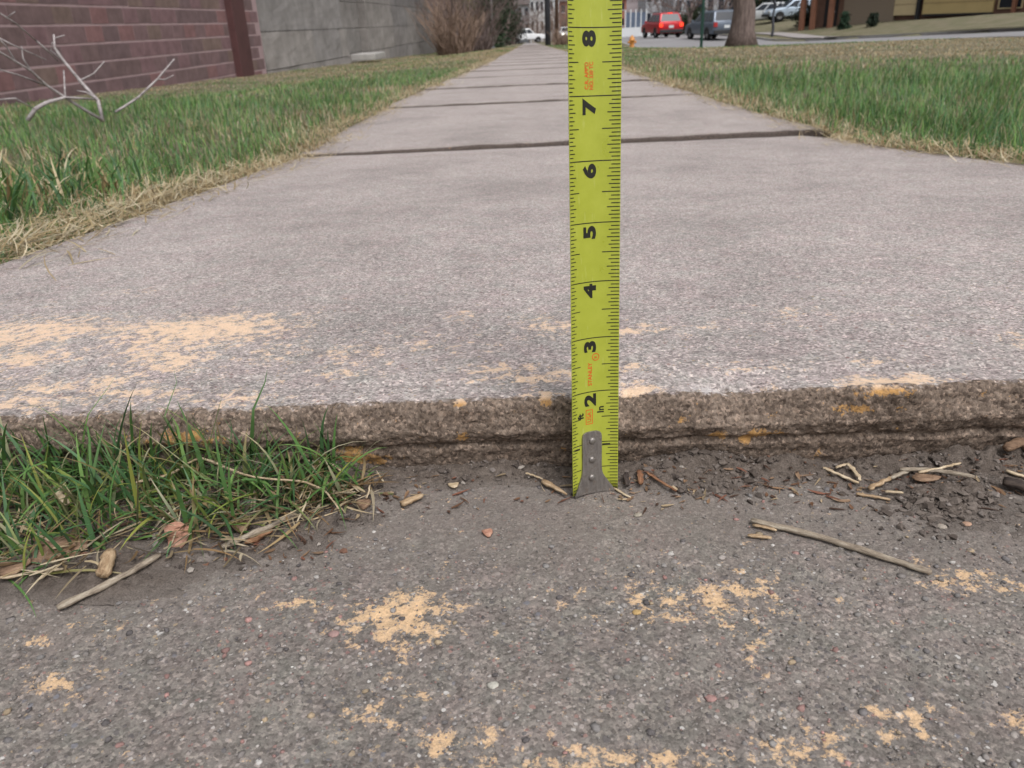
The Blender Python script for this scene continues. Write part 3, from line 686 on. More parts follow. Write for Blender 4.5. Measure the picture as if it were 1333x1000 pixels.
# bent lip behind the foot of the hook
lip = MB(); ring = None
for k in range(17):
    u = 0.40 * (2 * k / 16 - 1)
    r = [lip.bm.verts.new(tp(u, 0.0, 0.0011)), lip.bm.verts.new(tp(u, 0.035, 0.0011)), lip.bm.verts.new(tp(u, 0.03, -0.0035)), lip.bm.verts.new(tp(u, -0.01, -0.0035))]
    if ring:
        for a in range(4): lip.bm.faces.new((ring[a], ring[(a + 1) % 4], r[(a + 1) % 4], r[a]))
    ring = r
lipo = tobj('lip', lip.mesh('lip'), M['steel'], hook)
for vv_, uu in ((1.06, -0.04), (0.68, -0.045), (0.32, -0.05)):
    c = tp(uu, vv_, 0.0009); nrm = (tp(uu, vv_, 0.002) - c).normalized(); a = (tp(uu + 0.01, vv_, 0.0009) - c).normalized(); b = nrm.cross(a)
    m = MB(); prev = None; R0 = 0.062 * IN
    for rr, hh in ((1.0, 0.0), (0.98, 0.28), (0.85, 0.48), (0.6, 0.6), (0.3, 0.66)):
        ring = [m.bm.verts.new(c + (a * math.cos(k * math.pi / 10) + b * math.sin(k * math.pi / 10)) * rr * R0 + nrm * hh * R0) for k in range(20)]
        if prev:
            for k in range(20): m.bm.faces.new((prev[k], prev[(k + 1) % 20], ring[(k + 1) % 20], ring[k]))
        prev = ring
    m.bm.faces.new(prev)
    rv = tobj('rivet', m.mesh('rivet', True), M['steel'], hook)

# ------------------------------------------------------------------ soil, crumbs and grit at the foot of the step
def soil():
    xs = np.arange(-0.30, 0.2801, 0.00075); ys = np.arange(0.255, 0.3661, 0.00075); X, Y = np.meshgrid(xs, ys)
    T = soil_t(X, Y)
    cl = fbm(X / 0.008, Y / 0.006, 3, 131)
    T = T + np.clip(T / 0.003, 0, 1) * ((0.0017 + 0.0018 * sstep(0.10, 0.16, X)) * cl + 0.0009 * fbm(X / 0.0028, Y / 0.0028, 3, 133))
    # drying cracks
    cr = np.abs(fbm(X / 0.02, Y / 0.014, 2, 137)); T = T - np.clip(T / 0.002, 0, 1) * 0.0022 * np.exp(-(cr / 0.03) ** 2) * sstep(0.10, 0.18, X)
    Z = z_low(X, Y) + np.where(T > 0, T + 0.0003, T * 1.5 - 0.0004) + 0.0006 * fbm(X / 0.003, Y / 0.003, 3, 139)
    thin = 1 - sstep(0.0002, 0.0026, T + 0.0006 * fbm(X / 0.01, Y / 0.008, 3, 141))
    obj('soil', np_mesh('soil', np.stack([X, Y, Z], -1).reshape(-1, 3), grid_quads(len(ys), len(xs)), None, {'thin': thin}), M['soil'], None, kind='stuff', label='dark crumbly soil gathered at the foot of the step', category='soil')
soil()

ICO = None
def ico():
    bm = bmesh.new(); bmesh.ops.create_icosphere(bm, subdivisions=1, radius=1.0)
    v = np.array([x.co[:] for x in bm.verts]); f = np.array([[q.index for q in p.verts] for p in bm.faces]); bm.free(); return v, f
IV, IF = ico()
def grains(name, P, S, colr, label, cat, flat=0.65, rough=0.3, mat=None, smooth=True):
    n = len(P); V = np.repeat(IV[None], n, 0)
    V = V * (1 + rough * rng.uniform(-1, 1, (n, len(IV), 1))) + (0 if smooth else 0.3) * rng.uniform(-1, 1, V.shape)
    ax = np.stack([rng.uniform(0.7, 1.35, n), rng.uniform(0.7, 1.35, n), flat * rng.uniform(0.6, 1.3, n)], -1)
    V = V * ax[:, None]
    a = rng.uniform(0, 6.28, n); c, s = np.cos(a)[:, None], np.sin(a)[:, None]
    V = np.stack([V[..., 0] * c - V[..., 1] * s, V[..., 0] * s + V[..., 1] * c, V[..., 2]], -1) * S[:, None, None] + P[:, None]
    F = (IF[None] + (np.arange(n) * len(IV))[:, None, None]).reshape(-1, 3)
    K = np.repeat(colr, len(IV), 0)
    return obj(name, np_mesh(name, V.reshape(-1, 3), None, F, None, {'col': K}, smooth), mat or M['grain'], None, kind='stuff', label=label, category=cat)
PAL = np.array([(0.11, 0.10, 0.10), (0.30, 0.27, 0.25), (0.26, 0.16, 0.145), (0.40, 0.38, 0.36), (0.19, 0.18, 0.175), (0.17, 0.155, 0.145), (0.24, 0.225, 0.215), (0.32, 0.25, 0.17), (0.15, 0.14, 0.14), (0.22, 0.20, 0.19), (0.55, 0.53, 0.50), (0.36, 0.21, 0.19)])
PW = np.array([8, 9, 5, 4, 12, 14, 12, 4, 12, 14, 1.2, 2.0]); PW = PW / PW.sum()
n = 7500
gx, gy = rng.uniform(-0.25, 0.25, n), rng.uniform(0.14, 0.345, n)
gs = 0.00032 + 0.00018 * rng.random(n) + 0.0012 * rng.random(n) ** 9
keep = rng.random(n) < np.where(gy > 0.29, 0.45, 0.9); gx, gy, gs = gx[keep], gy[keep], gs[keep]; n = len(gx)
P = np.stack([gx, gy, z_low(gx, gy) + 0.00035 - gs * 0.15], -1)
grains('gravel', P, gs, PAL[rng.choice(len(PAL), n, p=PW)] * rng.uniform(0.8, 1.15, (n, 1)), 'fine coloured grit worn proud of the lower slab', 'gravel', 0.55)
# crumbs of soil
n = 9000
cx_, cy_ = rng.uniform(-0.29, 0.27, n), rng.uniform(0.27, 0.357, n)
t_ = soil_t(cx_, cy_); keep = (t_ > -0.0012) & (rng.random(n) < np.clip(0.25 + t_ / 0.004, 0.12, 0.95)); cx_, cy_ = cx_[keep], cy_[keep]; n = len(cx_)
cs = 0.00035 + 0.0003 * rng.random(n) + 0.0013 * rng.random(n) ** 8
P = np.stack([cx_, cy_, z_soil(cx_, cy_) + 0.0002 + cs * 0.25], -1)
ck = np.array([(0.095, 0.078, 0.068), (0.14, 0.118, 0.105), (0.065, 0.053, 0.046), (0.19, 0.165, 0.15), (0.15, 0.08, 0.055), (0.30, 0.27, 0.24)])[rng.choice(6, n, p=[0.33, 0.28, 0.18, 0.16, 0.02, 0.03])]
grains('soil_crumbs', P, cs, ck, 'crumbs of dark soil scattered along the step', 'soil', 0.7, 0.5, None, False)
n = 480; cl_ = np.array([on(px, py, z_soil)[:] for px, py in zip(np.concatenate([rng.normal(1235, 42, n - 170), rng.normal(935, 45, 170)]), np.concatenate([rng.normal(655, 17, n - 170), rng.normal(612, 9, 170)]))]); cl_[:, 1] = np.minimum(cl_[:, 1], 0.345)
cs = 0.0005 + 0.0005 * rng.random(n) + 0.0019 * rng.random(n) ** 5; cl_[:, 2] = z_soil(cl_[:, 0], cl_[:, 1]) + 0.0002 + cs * 0.2
grains('soil_clods', cl_, cs, np.array([(0.075, 0.06, 0.051), (0.105, 0.086, 0.074), (0.145, 0.121, 0.105)])[rng.integers(0, 3, n)], 'dark clods of cracked soil heaped against the step', 'soil', 0.6, 0.55, None, False)

# ------------------------------------------------------------------ grass
GREENS = np.array([(0.05, 0.105, 0.03), (0.065, 0.135, 0.038), (0.04, 0.09, 0.034), (0.085, 0.15, 0.042), (0.06, 0.115, 0.055)])
STRAWS = np.array([(0.46, 0.36, 0.20), (0.56, 0.46, 0.29), (0.36, 0.27, 0.14), (0.62, 0.54, 0.38), (0.30, 0.20, 0.10)])
def blades(name, P, az, Ln, bend, wid, col, tipcol, label, seg=4, fold=True, twist=None, start=None, cat='grass', wall=None):
    """ribbons: P base, az heading, Ln length, start = initial lean from vertical, bend = added lean along the blade"""
    n = len(P); start = np.zeros(n) + 0.15 if start is None else start
    ts = np.linspace(0, 1, seg + 1); pos = np.zeros((n, seg + 1, 3)); pos[:, 0] = P
    dirx, diry = np.cos(az), np.sin(az); curl = rng.normal(0, 0.35, n)
    for k in range(seg):
        ang = start + bend * (ts[k] ** 1.3); aa = az + curl * ts[k]
        step = (Ln / seg)[:, None] * np.stack([np.sin(ang) * np.cos(aa), np.sin(ang) * np.sin(aa), np.cos(ang)], -1)
        pos[:, k + 1] = pos[:, k] + step
    tw = (az + np.pi / 2 + (rng.normal(0, 0.5, n) if twist is None else twist))
    wv = np.stack([np.cos(tw), np.sin(tw), rng.normal(0, 0.12, n)], -1)
    prof = np.clip(1.0 - ts ** 2.2, 0.0, 1) * (0.55 + 0.45 * np.minimum(ts * 5, 1)); prof[-1] = 0.04
    Lf = pos - wv[:, None] * (wid[:, None] * prof[None])[..., None] * 0.5; Rt = pos + wv[:, None] * (wid[:, None] * prof[None])[..., None] * 0.5
    if fold:
        mid = pos.copy(); mid[..., 2] -= (wid[:, None] * prof[None]) * 0.22; allv = np.stack([Lf, mid, Rt], 2); m = 3
    else: allv = np.stack([Lf, Rt], 2); m = 2
    V = allv.reshape(-1, 3)
    if wall is not None: V[:, 1] = np.where(V[:, 2] < 0.0455, np.minimum(V[:, 1], wall), V[:, 1])
    q = []
    for k in range(seg):
        for j in range(m - 1): q.append((k * m + j, k * m + j + 1, (k + 1) * m + j + 1, (k + 1) * m + j))
    Q = (np.array(q)[None] + (np.arange(n) * (seg + 1) * m)[:, None, None]).reshape(-1, 4)
    cc = col[:, None] * (1 - ts)[None, :, None] + tipcol[:, None] * ts[None, :, None]
    K = np.repeat(cc[:, :, None], m, 2).reshape(-1, 3)
    return obj(name, np_mesh(name, V, Q, None, None, {'col': K}), M['grass'], None, kind='stuff', label=label, category=cat)

# -- tuft at the foot of the step
def tuft():
    base = []; 
    # seed spots in the photo: x, y of the root, how many, spread px, mean length m
    spots = [(30, 640, 60, 45, 0.034), (110, 630, 75, 45, 0.036), (190, 625, 75, 40, 0.037), (265, 625, 60, 36, 0.034), (335, 625, 48, 32, 0.032), (395, 622, 44, 26, 0.030), (430, 614, 26, 18, 0.026), (445, 635, 18, 16, 0.024), (462, 628, 8, 14, 0.02), (300, 690, 10, 30, 0.02), (60, 680, 55, 40, 0.030), (150, 672, 55, 40, 0.032), (235, 662, 50, 36, 0.030), (310, 655, 36, 30, 0.028), (370, 650, 30, 24, 0.026), (20, 725, 34, 30, 0.027), (100, 705, 28, 30, 0.024), (410, 645, 14, 18, 0.028), (250, 690, 14, 20, 0.022), (-40, 640, 60, 50, 0.034), (-60, 700, 40, 50, 0.03)]
    P, A, L, S, Bd, W, K = [], [], [], [], [], [], []
    for px, py, n_, sp, ml in spots:
        for _ in range(int(n_ * 1.15)):
            p = on(px + random.gauss(0, sp), min(py + random.gauss(0, sp * 0.42), 748), z_soil)
            p.y = min(p.y, 0.3455)
            P.append(p); A.append(random.uniform(0, 6.28)); L.append(ml * random.uniform(0.5, 1.75))
            S.append(abs(random.gauss(0.35, 0.5)) if random.random() < 0.6 else random.gauss(1.15, 0.25)); Bd.append(abs(random.gauss(0.8, 0.6))); W.append(random.uniform(0.0009, 0.0025))
            K.append(GREENS[random.randrange(5)] * random.uniform(0.75, 1.25))
    # longer blades rising against the lip
    for px, py, h in ((60, 590, 0.040), (85, 590, 0.032), (118, 590, 0.030), (150, 592, 0.036), (172, 590, 0.030), (185, 595, 0.027), (215, 598, 0.029), (238, 600, 0.026), (250, 600, 0.030), (330, 600, 0.024), (345, 602, 0.022), (372, 600, 0.022), (385, 602, 0.024), (418, 600, 0.017), (430, 598, 0.021), (434, 598, 0.023), (20, 600, 0.022), (135, 598, 0.024), (265, 605, 0.028)):
        p = on(px, py + 12, z_soil); p.y = min(p.y, 0.346); P.append(p); A.append(random.uniform(0, 6.28)); L.append(h * 1.3); S.append(random.uniform(0.05, 0.3)); Bd.append(random.uniform(0.1, 0.6)); W.append(random.uniform(0.0012, 0.0019)); K.append(GREENS[random.randrange(5)] * random.uniform(0.8, 1.1))
    P, A, L, S, Bd, W, K = map(np.array, (P, A, L, S, Bd, W, K))
    P[:, 2] -= 0.001; K = K * 1.3
    yel = rng.random((len(P), 1)) < 0.14; K = np.where(yel, K * np.array([2.2, 1.35, 1.1]), K)
    tip = np.where(rng.random((len(P), 1)) < 0.22, STRAWS[rng.integers(0, 5, len(P))] * 0.8, K * 1.25)
    blades('grass', P, A, L, Bd, W, K, tip, 'tuft of dark green grass growing at the foot of the step', 7, True, None, S, 'grass', 0.3425)
    # dead blades lying in it
    n = 520; spp = [spots[i] for i in rng.choice(len(spots), n)]
    P = np.array([on(s[0] + random.gauss(0, s[3] * 1.1), min(s[1] + 16 + random.gauss(0, s[3] * 0.6), 768), z_soil) for s in spp]); P[:, 1] = np.minimum(P[:, 1], 0.345)
    P[:, 2] += rng.uniform(0.0005, 0.006, n)
    K = STRAWS[rng.integers(0, 5, n)] * rng.uniform(0.3, 0.95, (n, 1)) * np.array([1, 0.97, 0.98])
    blades('dead_grass', P, rng.uniform(0, 6.28, n), rng.uniform(0.008, 0.028, n), rng.normal(0.15, 0.5, n), rng.uniform(0.0008, 0.0018, n), K, K * rng.uniform(0.8, 1.2, (n, 1)), 'dry blades and thatch matted under the grass tuft', 5, True, None, np.clip(rng.normal(1.42, 0.18, n), 0.9, 1.62), 'grass', 0.3425)
tuft()

# -- crumbs of dead plant matter along the step
def litter():
    n = 760; X = rng.uniform(-0.27, 0.26, n); Y = 0.345 - np.abs(rng.normal(0, 0.014, n)) - 0.012 * (rng.random(n) ** 3)
    w_ = np.exp(-((X - 0.115) / 0.03) ** 2) + 0.8 * np.exp(-((X + 0.10) / 0.05) ** 2) + 0.9 * np.exp(-((X - 0.05) / 0.03) ** 2) + 0.7 * np.exp(-((X - 0.2) / 0.05) ** 2) + 0.9 * (X < -0.13) + 0.12
    k = rng.random(n) < w_; X, Y = X[k], Y[k]; Y = np.where(X < -0.09, 0.345 - rng.random(len(X)) * 0.065, Y); n = len(X)
    P = np.stack([X, Y, z_soil(X, Y) + 0.0008], -1)
    K = np.array([(0.16, 0.085, 0.05), (0.24, 0.15, 0.09), (0.40, 0.31, 0.2), (0.09, 0.05, 0.035), (0.30, 0.2, 0.13), (0.2, 0.09, 0.06)])[rng.integers(0, 6, n)] * rng.uniform(0.7, 1.2, (n, 1))
    blades('plant_litter', P, rng.uniform(0, 6.28, n), rng.uniform(0.0015, 0.008, n) * (0.4 + rng.random(n)), rng.normal(0, 0.25, n), rng.uniform(0.0005, 0.0024, n), K, K * rng.uniform(0.7, 1.2, (n, 1)), 'brown bits of dead leaf and straw scattered along the step', 3, True, None, np.clip(rng.normal(1.5, 0.1, n), 1.2, 1.57), 'litter', 0.3440)
litter()

# -- lawns either side
def lawn(side, n_near, n_far):
    def field(X, Y):   # 0 straw .. 1 green
        e = (SX0 - X) if side < 0 else (X - SX1)
        g = 0.60 + 1.25 * fbm(X / 0.7, Y / 1.3, 3, 201 + side) + 0.25 * fbm(X / 0.12, Y / 0.12, 2, 205)
        g = g - 1.0 * np.exp(-np.clip(e, 0, 9) / 0.10)
        if side < 0: g = g - 0.75 * sstep(8.5, 11, Y) + 0.35 * np.exp(-((Y - 6.5) / 2) ** 2)
        else: g = g + 0.25 * np.exp(-((Y - 3.0) / 1.6) ** 2) - 0.95 * sstep(6.0, 8.5, Y) * (1 - sstep(15, 19, Y)) * sstep(0.6, 2.0, e) - 0.25 * sstep(5, 8, Y)
        return g
    def sample(n, y0, y1, xmax):
        Y = y0 * (y1 / y0) ** rng.random(n)
        e = rng.random(n) ** 1.35 * xmax(Y)
        wv = 0.06 * fbm(Y / 0.45, Y * 0 + 3 * side, 3, 231) + 0.025
        X = (SX0 - e + wv if side < 0 else SX1 + e - wv) + sh(Y)
        return X, Y, e
    if side < 0: xm_n = lambda Y: np.minimum(0.45 + 0.75 * Y, 4.6); xm_f = lambda Y: 4.6 + 0 * Y
    else: xm_n = lambda Y: np.minimum(0.35 + 0.75 * Y, 7.5); xm_f = lambda Y: kerb_x(Y) - SX1 - 0.15
    for tag_, n, y0, y1, xm, seg in (('near', n_near, 0.55 if side < 0 else 0.9, 4.5, xm_n, 4), ('far', n_far, 4.0, 46.0, xm_f, 3)):
        X, Y, e = sample(n, y0, y1, xm)
        if tag_ == 'far':
            ok = ~((np.abs(X - SX0) < 0.0)); X, Y, e = X[ok], Y[ok], e[ok]
        d = np.hypot(X, Y); g = field(X, Y) + rng.normal(0, 0.42, len(X)); green = g > 0.42
        H = np.where(green, rng.uniform(0.035, 0.085, len(X)), rng.uniform(0.02, 0.06, len(X))) * (1 + 0.75 * fbm(X / 0.22, Y / 0.3, 3, 211)) * rng.uniform(0.7, 1.25, len(X))
        H = H * (0.45 + 0.55 * sstep(0.0, 0.12, e)) * (1 - 0.5 * sstep(3.5, 10, Y)) * (0.78 if side < 0 else 0.9); H = H * np.where(Y < 2, 0.8 + 0.1 * Y, 1.0)
        K = np.where(green[:, None], GREENS[rng.integers(0, 5, len(X))] * np.array([2.0, 1.9, 1.95]), STRAWS[rng.integers(0, 5, len(X))] * 0.85) * rng.uniform(0.7, 1.2, (len(X), 1))
        tip = np.where((rng.random(len(X)) < 0.2)[:, None], STRAWS[1] * 0.7, K * 1.2)
        W = np.maximum(rng.uniform(0.0018, 0.0038, len(X)), d * 0.00085)
        st = np.where(green, np.abs(rng.normal(0.15, 0.3, len(X))), np.abs(rng.normal(0.6, 0.45, len(X)))); bd = np.abs(rng.normal(0.6, 0.5, len(X)))
        onwalk = (X > SX0 + sh(Y)) & (X < SX1 + sh(Y))
        P = np.stack([X, Y, np.where(onwalk, np.where(Y < 2.1, z_slab1(X, Y), z_walk(Y)), gz(X, Y)) - 0.002], -1)
        nm = {(-1, 'near'): 'green and straw coloured lawn grass below the block wall', (-1, 'far'): 'dry lawn grass by the grey stone wall', (1, 'near'): 'lush green lawn grass beside the tape, street side', (1, 'far'): 'pale dry lawn grass toward the street'}[(side, tag_)]
        blades('grass', P, 5.0 * fbm(X / 0.25, Y / 0.3, 2, 241) + rng.normal(0, 1.5, len(X)), H, bd, W, K, tip, nm, seg, False, None, st)
    # straw fringe lying over the slab edge
    n = 7000
    Y = 0.5 * (14 / 0.5) ** rng.random(n); off = rng.normal(0.02, 0.045, n)
    wob = -(0.06 * fbm(Y / 0.45, Y * 0 + 3 * side, 3, 231) + 0.03 * fbm(Y / 0.12, Y * 0, 2, 233) + 0.02)
    X = ((SX0 - off - wob) if side < 0 else (SX1 + off + wob)) + sh(Y)
    zz = np.maximum(gz(X, Y), np.where(Y < 2.1, z_slab1(X, Y), z_walk(Y)) - 0.004) + rng.uniform(0.001, 0.012, n)
    P = np.stack([X, Y, zz], -1); K = STRAWS[rng.integers(0, 4, n)] * rng.uniform(0.6, 1.1, (n, 1))
    L = rng.uniform(0.02, 0.085, n) * np.where(Y < 1.5, 0.9, 1.0)
    azz = rng.normal(math.pi / 2, 0.7, n) + np.where(rng.random(n) < 0.5, 0, math.pi)
    blades('dead_grass', P, azz, L, rng.normal(0.1, 0.2, n), np.maximum(rng.uniform(0.0012, 0.0028, n), Y * 0.0007), K, K * 0.9, 'dry straw fringe along the sidewalk edge, ' + ('wall side' if side < 0 else 'street side'), 4, False, None, np.clip(rng.normal(1.45, 0.12, n), 1.1, 1.6))
lawn(-1, 42000, 52000)
lawn(1, 40000, 70000)
# coarse wide-bladed clump close to the slab on the wall side
n = 420
P0 = [on(px, py, gz) for px, py in ((40, 285), (90, 275), (20, 300), (140, 262), (70, 250), (0, 270), (110, 240))]
P = np.array([P0[i] for i in rng.integers(0, 7, n)]) + np.stack([rng.normal(-0.02, 0.035, n), rng.normal(0, 0.05, n), np.zeros(n)], -1)
K = np.where((rng.random(n) < 0.72)[:, None], GREENS[rng.integers(0, 5, n)] * 1.1, STRAWS[rng.integers(0, 5, n)] * 0.8)
blades('grass', P, rng.uniform(0, 6.28, n), rng.uniform(0.04, 0.12, n), np.abs(rng.normal(1.0, 0.45, n)), rng.uniform(0.003, 0.007, n), K, K * 1.25, 'clump of coarse wide-bladed grass beside the slab', 6, True, None, np.abs(rng.normal(0.35, 0.4, n)))

# ------------------------------------------------------------------ sticks, straws and chips on the lower slab
def stick(name, pts, rpx, mat, label, cat, lift=0.0, n=8, taper=0.85, sub=6, wob=0.25, flat=0.8, split=False):
    """pts are photo points on the soil; rpx radius in photo pixels"""
    W = [on(p[0], p[1], z_soil) for p in pts]
    dist = (W[0] - Vector((0, 0, HCAM))).length; r = rpx / FPX * dist
    W = [w + Vector((0, 0, r * 0.9 + 0.0006 + lift)) for w in W]
    for w in W: w.y = min(w.y, 0.3485)
    # resample
    t = np.linspace(0, len(W) - 1, sub * (len(W) - 1) + 1); A = np.array(W)
    Pn = np.stack([np.interp(t, np.arange(len(W)), A[:, k]) for k in range(3)], -1)
    for _ in range(2):
        if len(W) > 2: Pn[1:-1] = (Pn[:-2] + 2 * Pn[1:-1] + Pn[2:]) / 4
    wv = np.array([[random.gauss(0, 1) for k in range(3)] for _ in Pn]) * r * wob; wv[:, 2] *= 0.4; Pn += wv
    base = Vector(Pn[0]); npt = len(Pn); ax = (Vector(Pn[-1]) - base).normalized(); q = ax.to_track_quat('X', 'Z'); qi = q.inverted()
    k1 = random.uniform(0, 9); rr = []
    for i in range(npt):
        u = i / (npt - 1); e_ = min(u, 1 - u) * (npt - 1)
        rr.append(r * (1 - (1 - taper) * u) * (1 + 0.10 * math.sin(k1 + u * 17) + random.uniform(-0.06, 0.06)) * (0.72 if e_ < 0.5 else 1.0))
    m = MB(); m.tube([qi @ (Vector(p) - base) for p in Pn], rr, n, True, 0.09)
    for v in m.bm.verts: v.co.z *= flat
    if split:   # frayed splinter at the thick end
        m.tube([Vector((r * 0.2, r * 0.9, 0)), Vector((r * 5, r * 1.5, 0)), Vector((r * 9, r * 1.9, -r * 0.3))], [r * 0.45, r * 0.4, r * 0.1], 5, True, 0.1)
    o = m.build(name, M[mat], None, True, label=label, category=cat); o.location = base; o.rotation_mode = 'QUATERNION'; o.rotation_quaternion = q
    return o
def flake(name, px, py, sx, sy, mat, label, cat, rot=0.0, tilt=0.15, th=0.0009, lift=0.0):
    c = on(px, py, z_soil); c.y = min(c.y, 0.348); d = (c - Vector((0, 0, HCAM))).length / FPX; a = sx * d; b = sy * d * 1.7
    m = MB(); nn = 14; pts = []
    for k in range(nn):
        an = 2 * math.pi * k / nn; rr = 1 + 0.16 * math.sin(3 * an + px) + random.uniform(-0.12, 0.12)
        pts.append((a * rr * math.cos(an), b * rr * math.sin(an)))
    rings = []
    for s_, dz in ((1.0, 0.0), (0.97, th), (0.5, th * 1.35)):
        rings.append([m.bm.verts.new((x * s_, y * s_, dz + 0.16 * (x * s_) ** 2 / max(a, 1e-4) + 0.05 * y * s_)) for x, y in pts])
    for i in range(2):
        for k in range(nn): m.bm.faces.new((rings[i][k], rings[i][(k + 1) % nn], rings[i + 1][(k + 1) % nn], rings[i + 1][k]))
    m.bm.faces.new(rings[-1]); m.bm.faces.new(rings[0][::-1])
    o = m.build(name, M[mat], None, True, label=label, category=cat); o.location = c + Vector((0, 0, 0.0012 + lift)); o.rotation_euler = (tilt, 0, rot); return o

stick('straw_stalk', [(977, 682), (1054, 700), (1130, 724), (1211, 750)], 4.2, 'graystick', 'longest pale straw stalk lying on the lower slab', 'straw stalk', 0, 10, 0.9, 7, 0.10, 0.85, True)
stick('wood_splinter', [(979, 687), (1012, 694)], 2.6, 'chip', 'orange-tan splinter touching the thick end of the longest stalk', 'splinter')
stick('wood_splinter', [(973, 700), (1003, 705)], 3.0, 'chip', 'short tan splinter just below the longest stalk end', 'splinter')
stick('weathered_stick', [(75, 797), (130, 771), (175, 748), (210, 727)], 4.6, 'graystick', 'grey weathered stick lying outside the grass tuft at its lower edge', 'stick', 0, 10, 0.9, 6, 0.10)
stick('weathered_stick', [(290, 717), (340, 695), (397, 669)], 4.4, 'graystick', 'grey stick poking out from under the grass tuft beside a leaf', 'stick', 0, 10, 0.85, 6, 0.1)
stick('wood_splinter', [(321, 711), (354, 695)], 4.2, 'brown', 'red-brown splinter alongside the grey stick under the tuft', 'splinter')
stick('wood_chip', [(137, 760), (142, 745), (147, 729)], 9.0, 'chip', 'stubby tan wood chip standing at the rim of the tuft', 'wood chip', 0.001, 10, 0.85, 4, 0.06)
stick('wood_chip', [(523, 662), (537, 656), (551, 650)], 5.5, 'chip', 'oval brown chip alone on the slab between tuft and tape', 'wood chip', 0, 9, 0.7, 4, 0.05)
flake('bark_flake', 77, 727, 30, 10, 'bark', 'large brown bark flake at the tuft edge above the stubby chip', 'bark', 0.5, 0.5, 0.0012, 0.002)
flake('dead_leaf', 233, 705, 15, 10, 'leaf', 'pinkish brown dead leaf leaning at the tuft edge', 'leaf', 0.1, 0.75, 0.0006, 0.002)
flake('bark_flake', 315, 690, 12, 6, 'bark', 'small brown bark flake under the tuft beside the grey stick', 'bark', 0.7, 0.4, 0.001, 0.001)
flake('bark_flake', 20, 745, 16, 6, 'bark', 'brown bark flake near the frame edge under dry grass', 'bark', 0.3, 0.3, 0.001, 0.001)
stick('straw', [(184, 654), (225, 634), (259, 619), (277, 622), (334, 649), (397, 652), (425, 664), (446, 690)], 2.0, 'straw', 'long bent straw arching across the grass tuft', 'straw', 0.010, 6, 0.6, 4, 0.2)
stick('straw', [(82, 658), (92, 676)], 4.5, 'straw', 'short thick pale straw stub inside the tuft', 'straw', 0.008, 6)
stick('straw', [(399, 606), (430, 616), (461, 634)], 1.8, 'straw', 'thin straw leaving the tuft toward the chip', 'straw', 0.004, 6, 0.6)
stick('straw', [(408, 622), (440, 648), (452, 662)], 1.6, 'straw', 'thin straw drooping from the end of the tuft', 'straw', 0.004, 6, 0.6)
stick('straw', [(425, 660), (470, 640)], 1.8, 'straw', 'pale straw lying across the tuft end', 'straw', 0.002, 6, 0.6)
stick('straw', [(478, 656), (483, 632)], 1.8, 'straw', 'short straw standing at the outer end of the tuft', 'straw', 0.002, 6, 0.6)
stick('straw', [(0, 762), (40, 752), (86, 748)], 2.4, 'straw', 'pale straw along the lower edge of the tuft by the frame', 'straw', 0.002, 6, 0.7)
stick('straw', [(0, 716), (30, 700), (75, 716)], 2.0, 'straw', 'curved pale straw in the tuft above the bark flake', 'straw', 0.006, 6, 0.7)
flake('bark_flake', 473, 660, 10, 5, 'bark', 'curled pale bark shred at the tuft end', 'bark', 0.9, 0.3, 0.001, 0)
stick('seed_pod', [(707, 631), (722, 640), (738, 649)], 5.0, 'chip', 'tan seed pod pointing at the foot of the tape hook', 'seed pod', 0, 9, 0.35, 4, 0.05)
stick('straw', [(684, 621), (695, 623), (707, 629)], 1.5, 'straw', 'thin stem behind the seed pod', 'straw', 0.001, 6)
flake('bark_flake', 590, 629, 7, 3, 'straw', 'tiny pale flake on the soil between chip and seed pod', 'bark', 0.1, 0.1, 0.0006)
flake('dead_leaf', 635, 697, 7, 4, 'leaf', 'tiny rust-coloured leaf bit on the slab below the seed pod', 'leaf', 0.3, 0.1, 0.0006)
stick('brown_twig', [(842, 618), (862, 632), (880, 645)], 2.2, 'brown', 'thin red-brown twig beside the foot of the tape', 'twig', 0.001, 7, 0.8)
stick('wood_chip', [(832, 619), (835, 638)], 4.2, 'brown', 'upright brown stub by the tape foot', 'wood chip', 0.001, 8)
stick('wood_chip', [(815, 623), (816, 639)], 3.8, 'dark', 'dark stub almost touching the tape hook', 'wood chip', 0.001, 8)
stick('straw', [(799, 638), (821, 651)], 1.7, 'straw', 'short straw leaving the lower corner of the hook', 'straw', 0.0, 6)
stick('straw', [(875, 626), (881, 643)], 2.2, 'straw', 'short pale straw across the tip of the red-brown twig', 'straw', 0.001, 6)
stick('straw', [(1070, 614), (1093, 624), (1116, 635)], 2.3, 'straw', 'straw at the near end of the straw heap under the step', 'straw', 0.001, 6)
stick('straw', [(1103, 611), (1112, 622), (1119, 634)], 2.6, 'straw', 'steep straw crossing the end of the straw heap', 'straw', 0.002, 6)
stick('straw', [(1087, 616), (1102, 611)], 2.0, 'straw', 'short straw on top of the straw heap', 'straw', 0.002, 6)
stick('wood_chip', [(1131, 643), (1146, 635), (1160, 628)], 3.6, 'chip', 'tan chip lying diagonally in the straw heap', 'wood chip', 0.001, 8, 0.7)
stick('wood_splinter', [(1114, 646), (1136, 650), (1158, 654)], 2.2, 'chip', 'orange splinter below the straw heap', 'splinter', 0, 7)
stick('straw_stalk', [(1172, 607), (1220, 618), (1266, 630)], 3.4, 'graystick', 'grey-tan stalk leaning on the soil close to the step', 'straw stalk', 0.002, 9, 0.9, 6, 0.1)
stick('wood_splinter', [(1158, 613), (1182, 619)], 3.2, 'graystick', 'short grey splinter below the leaning stalk', 'splinter', 0.001, 8)
stick('straw', [(1196, 610), (1225, 610), (1249, 612)], 2.0, 'straw', 'straw crossing over the leaning stalk', 'straw', 0.003, 6)
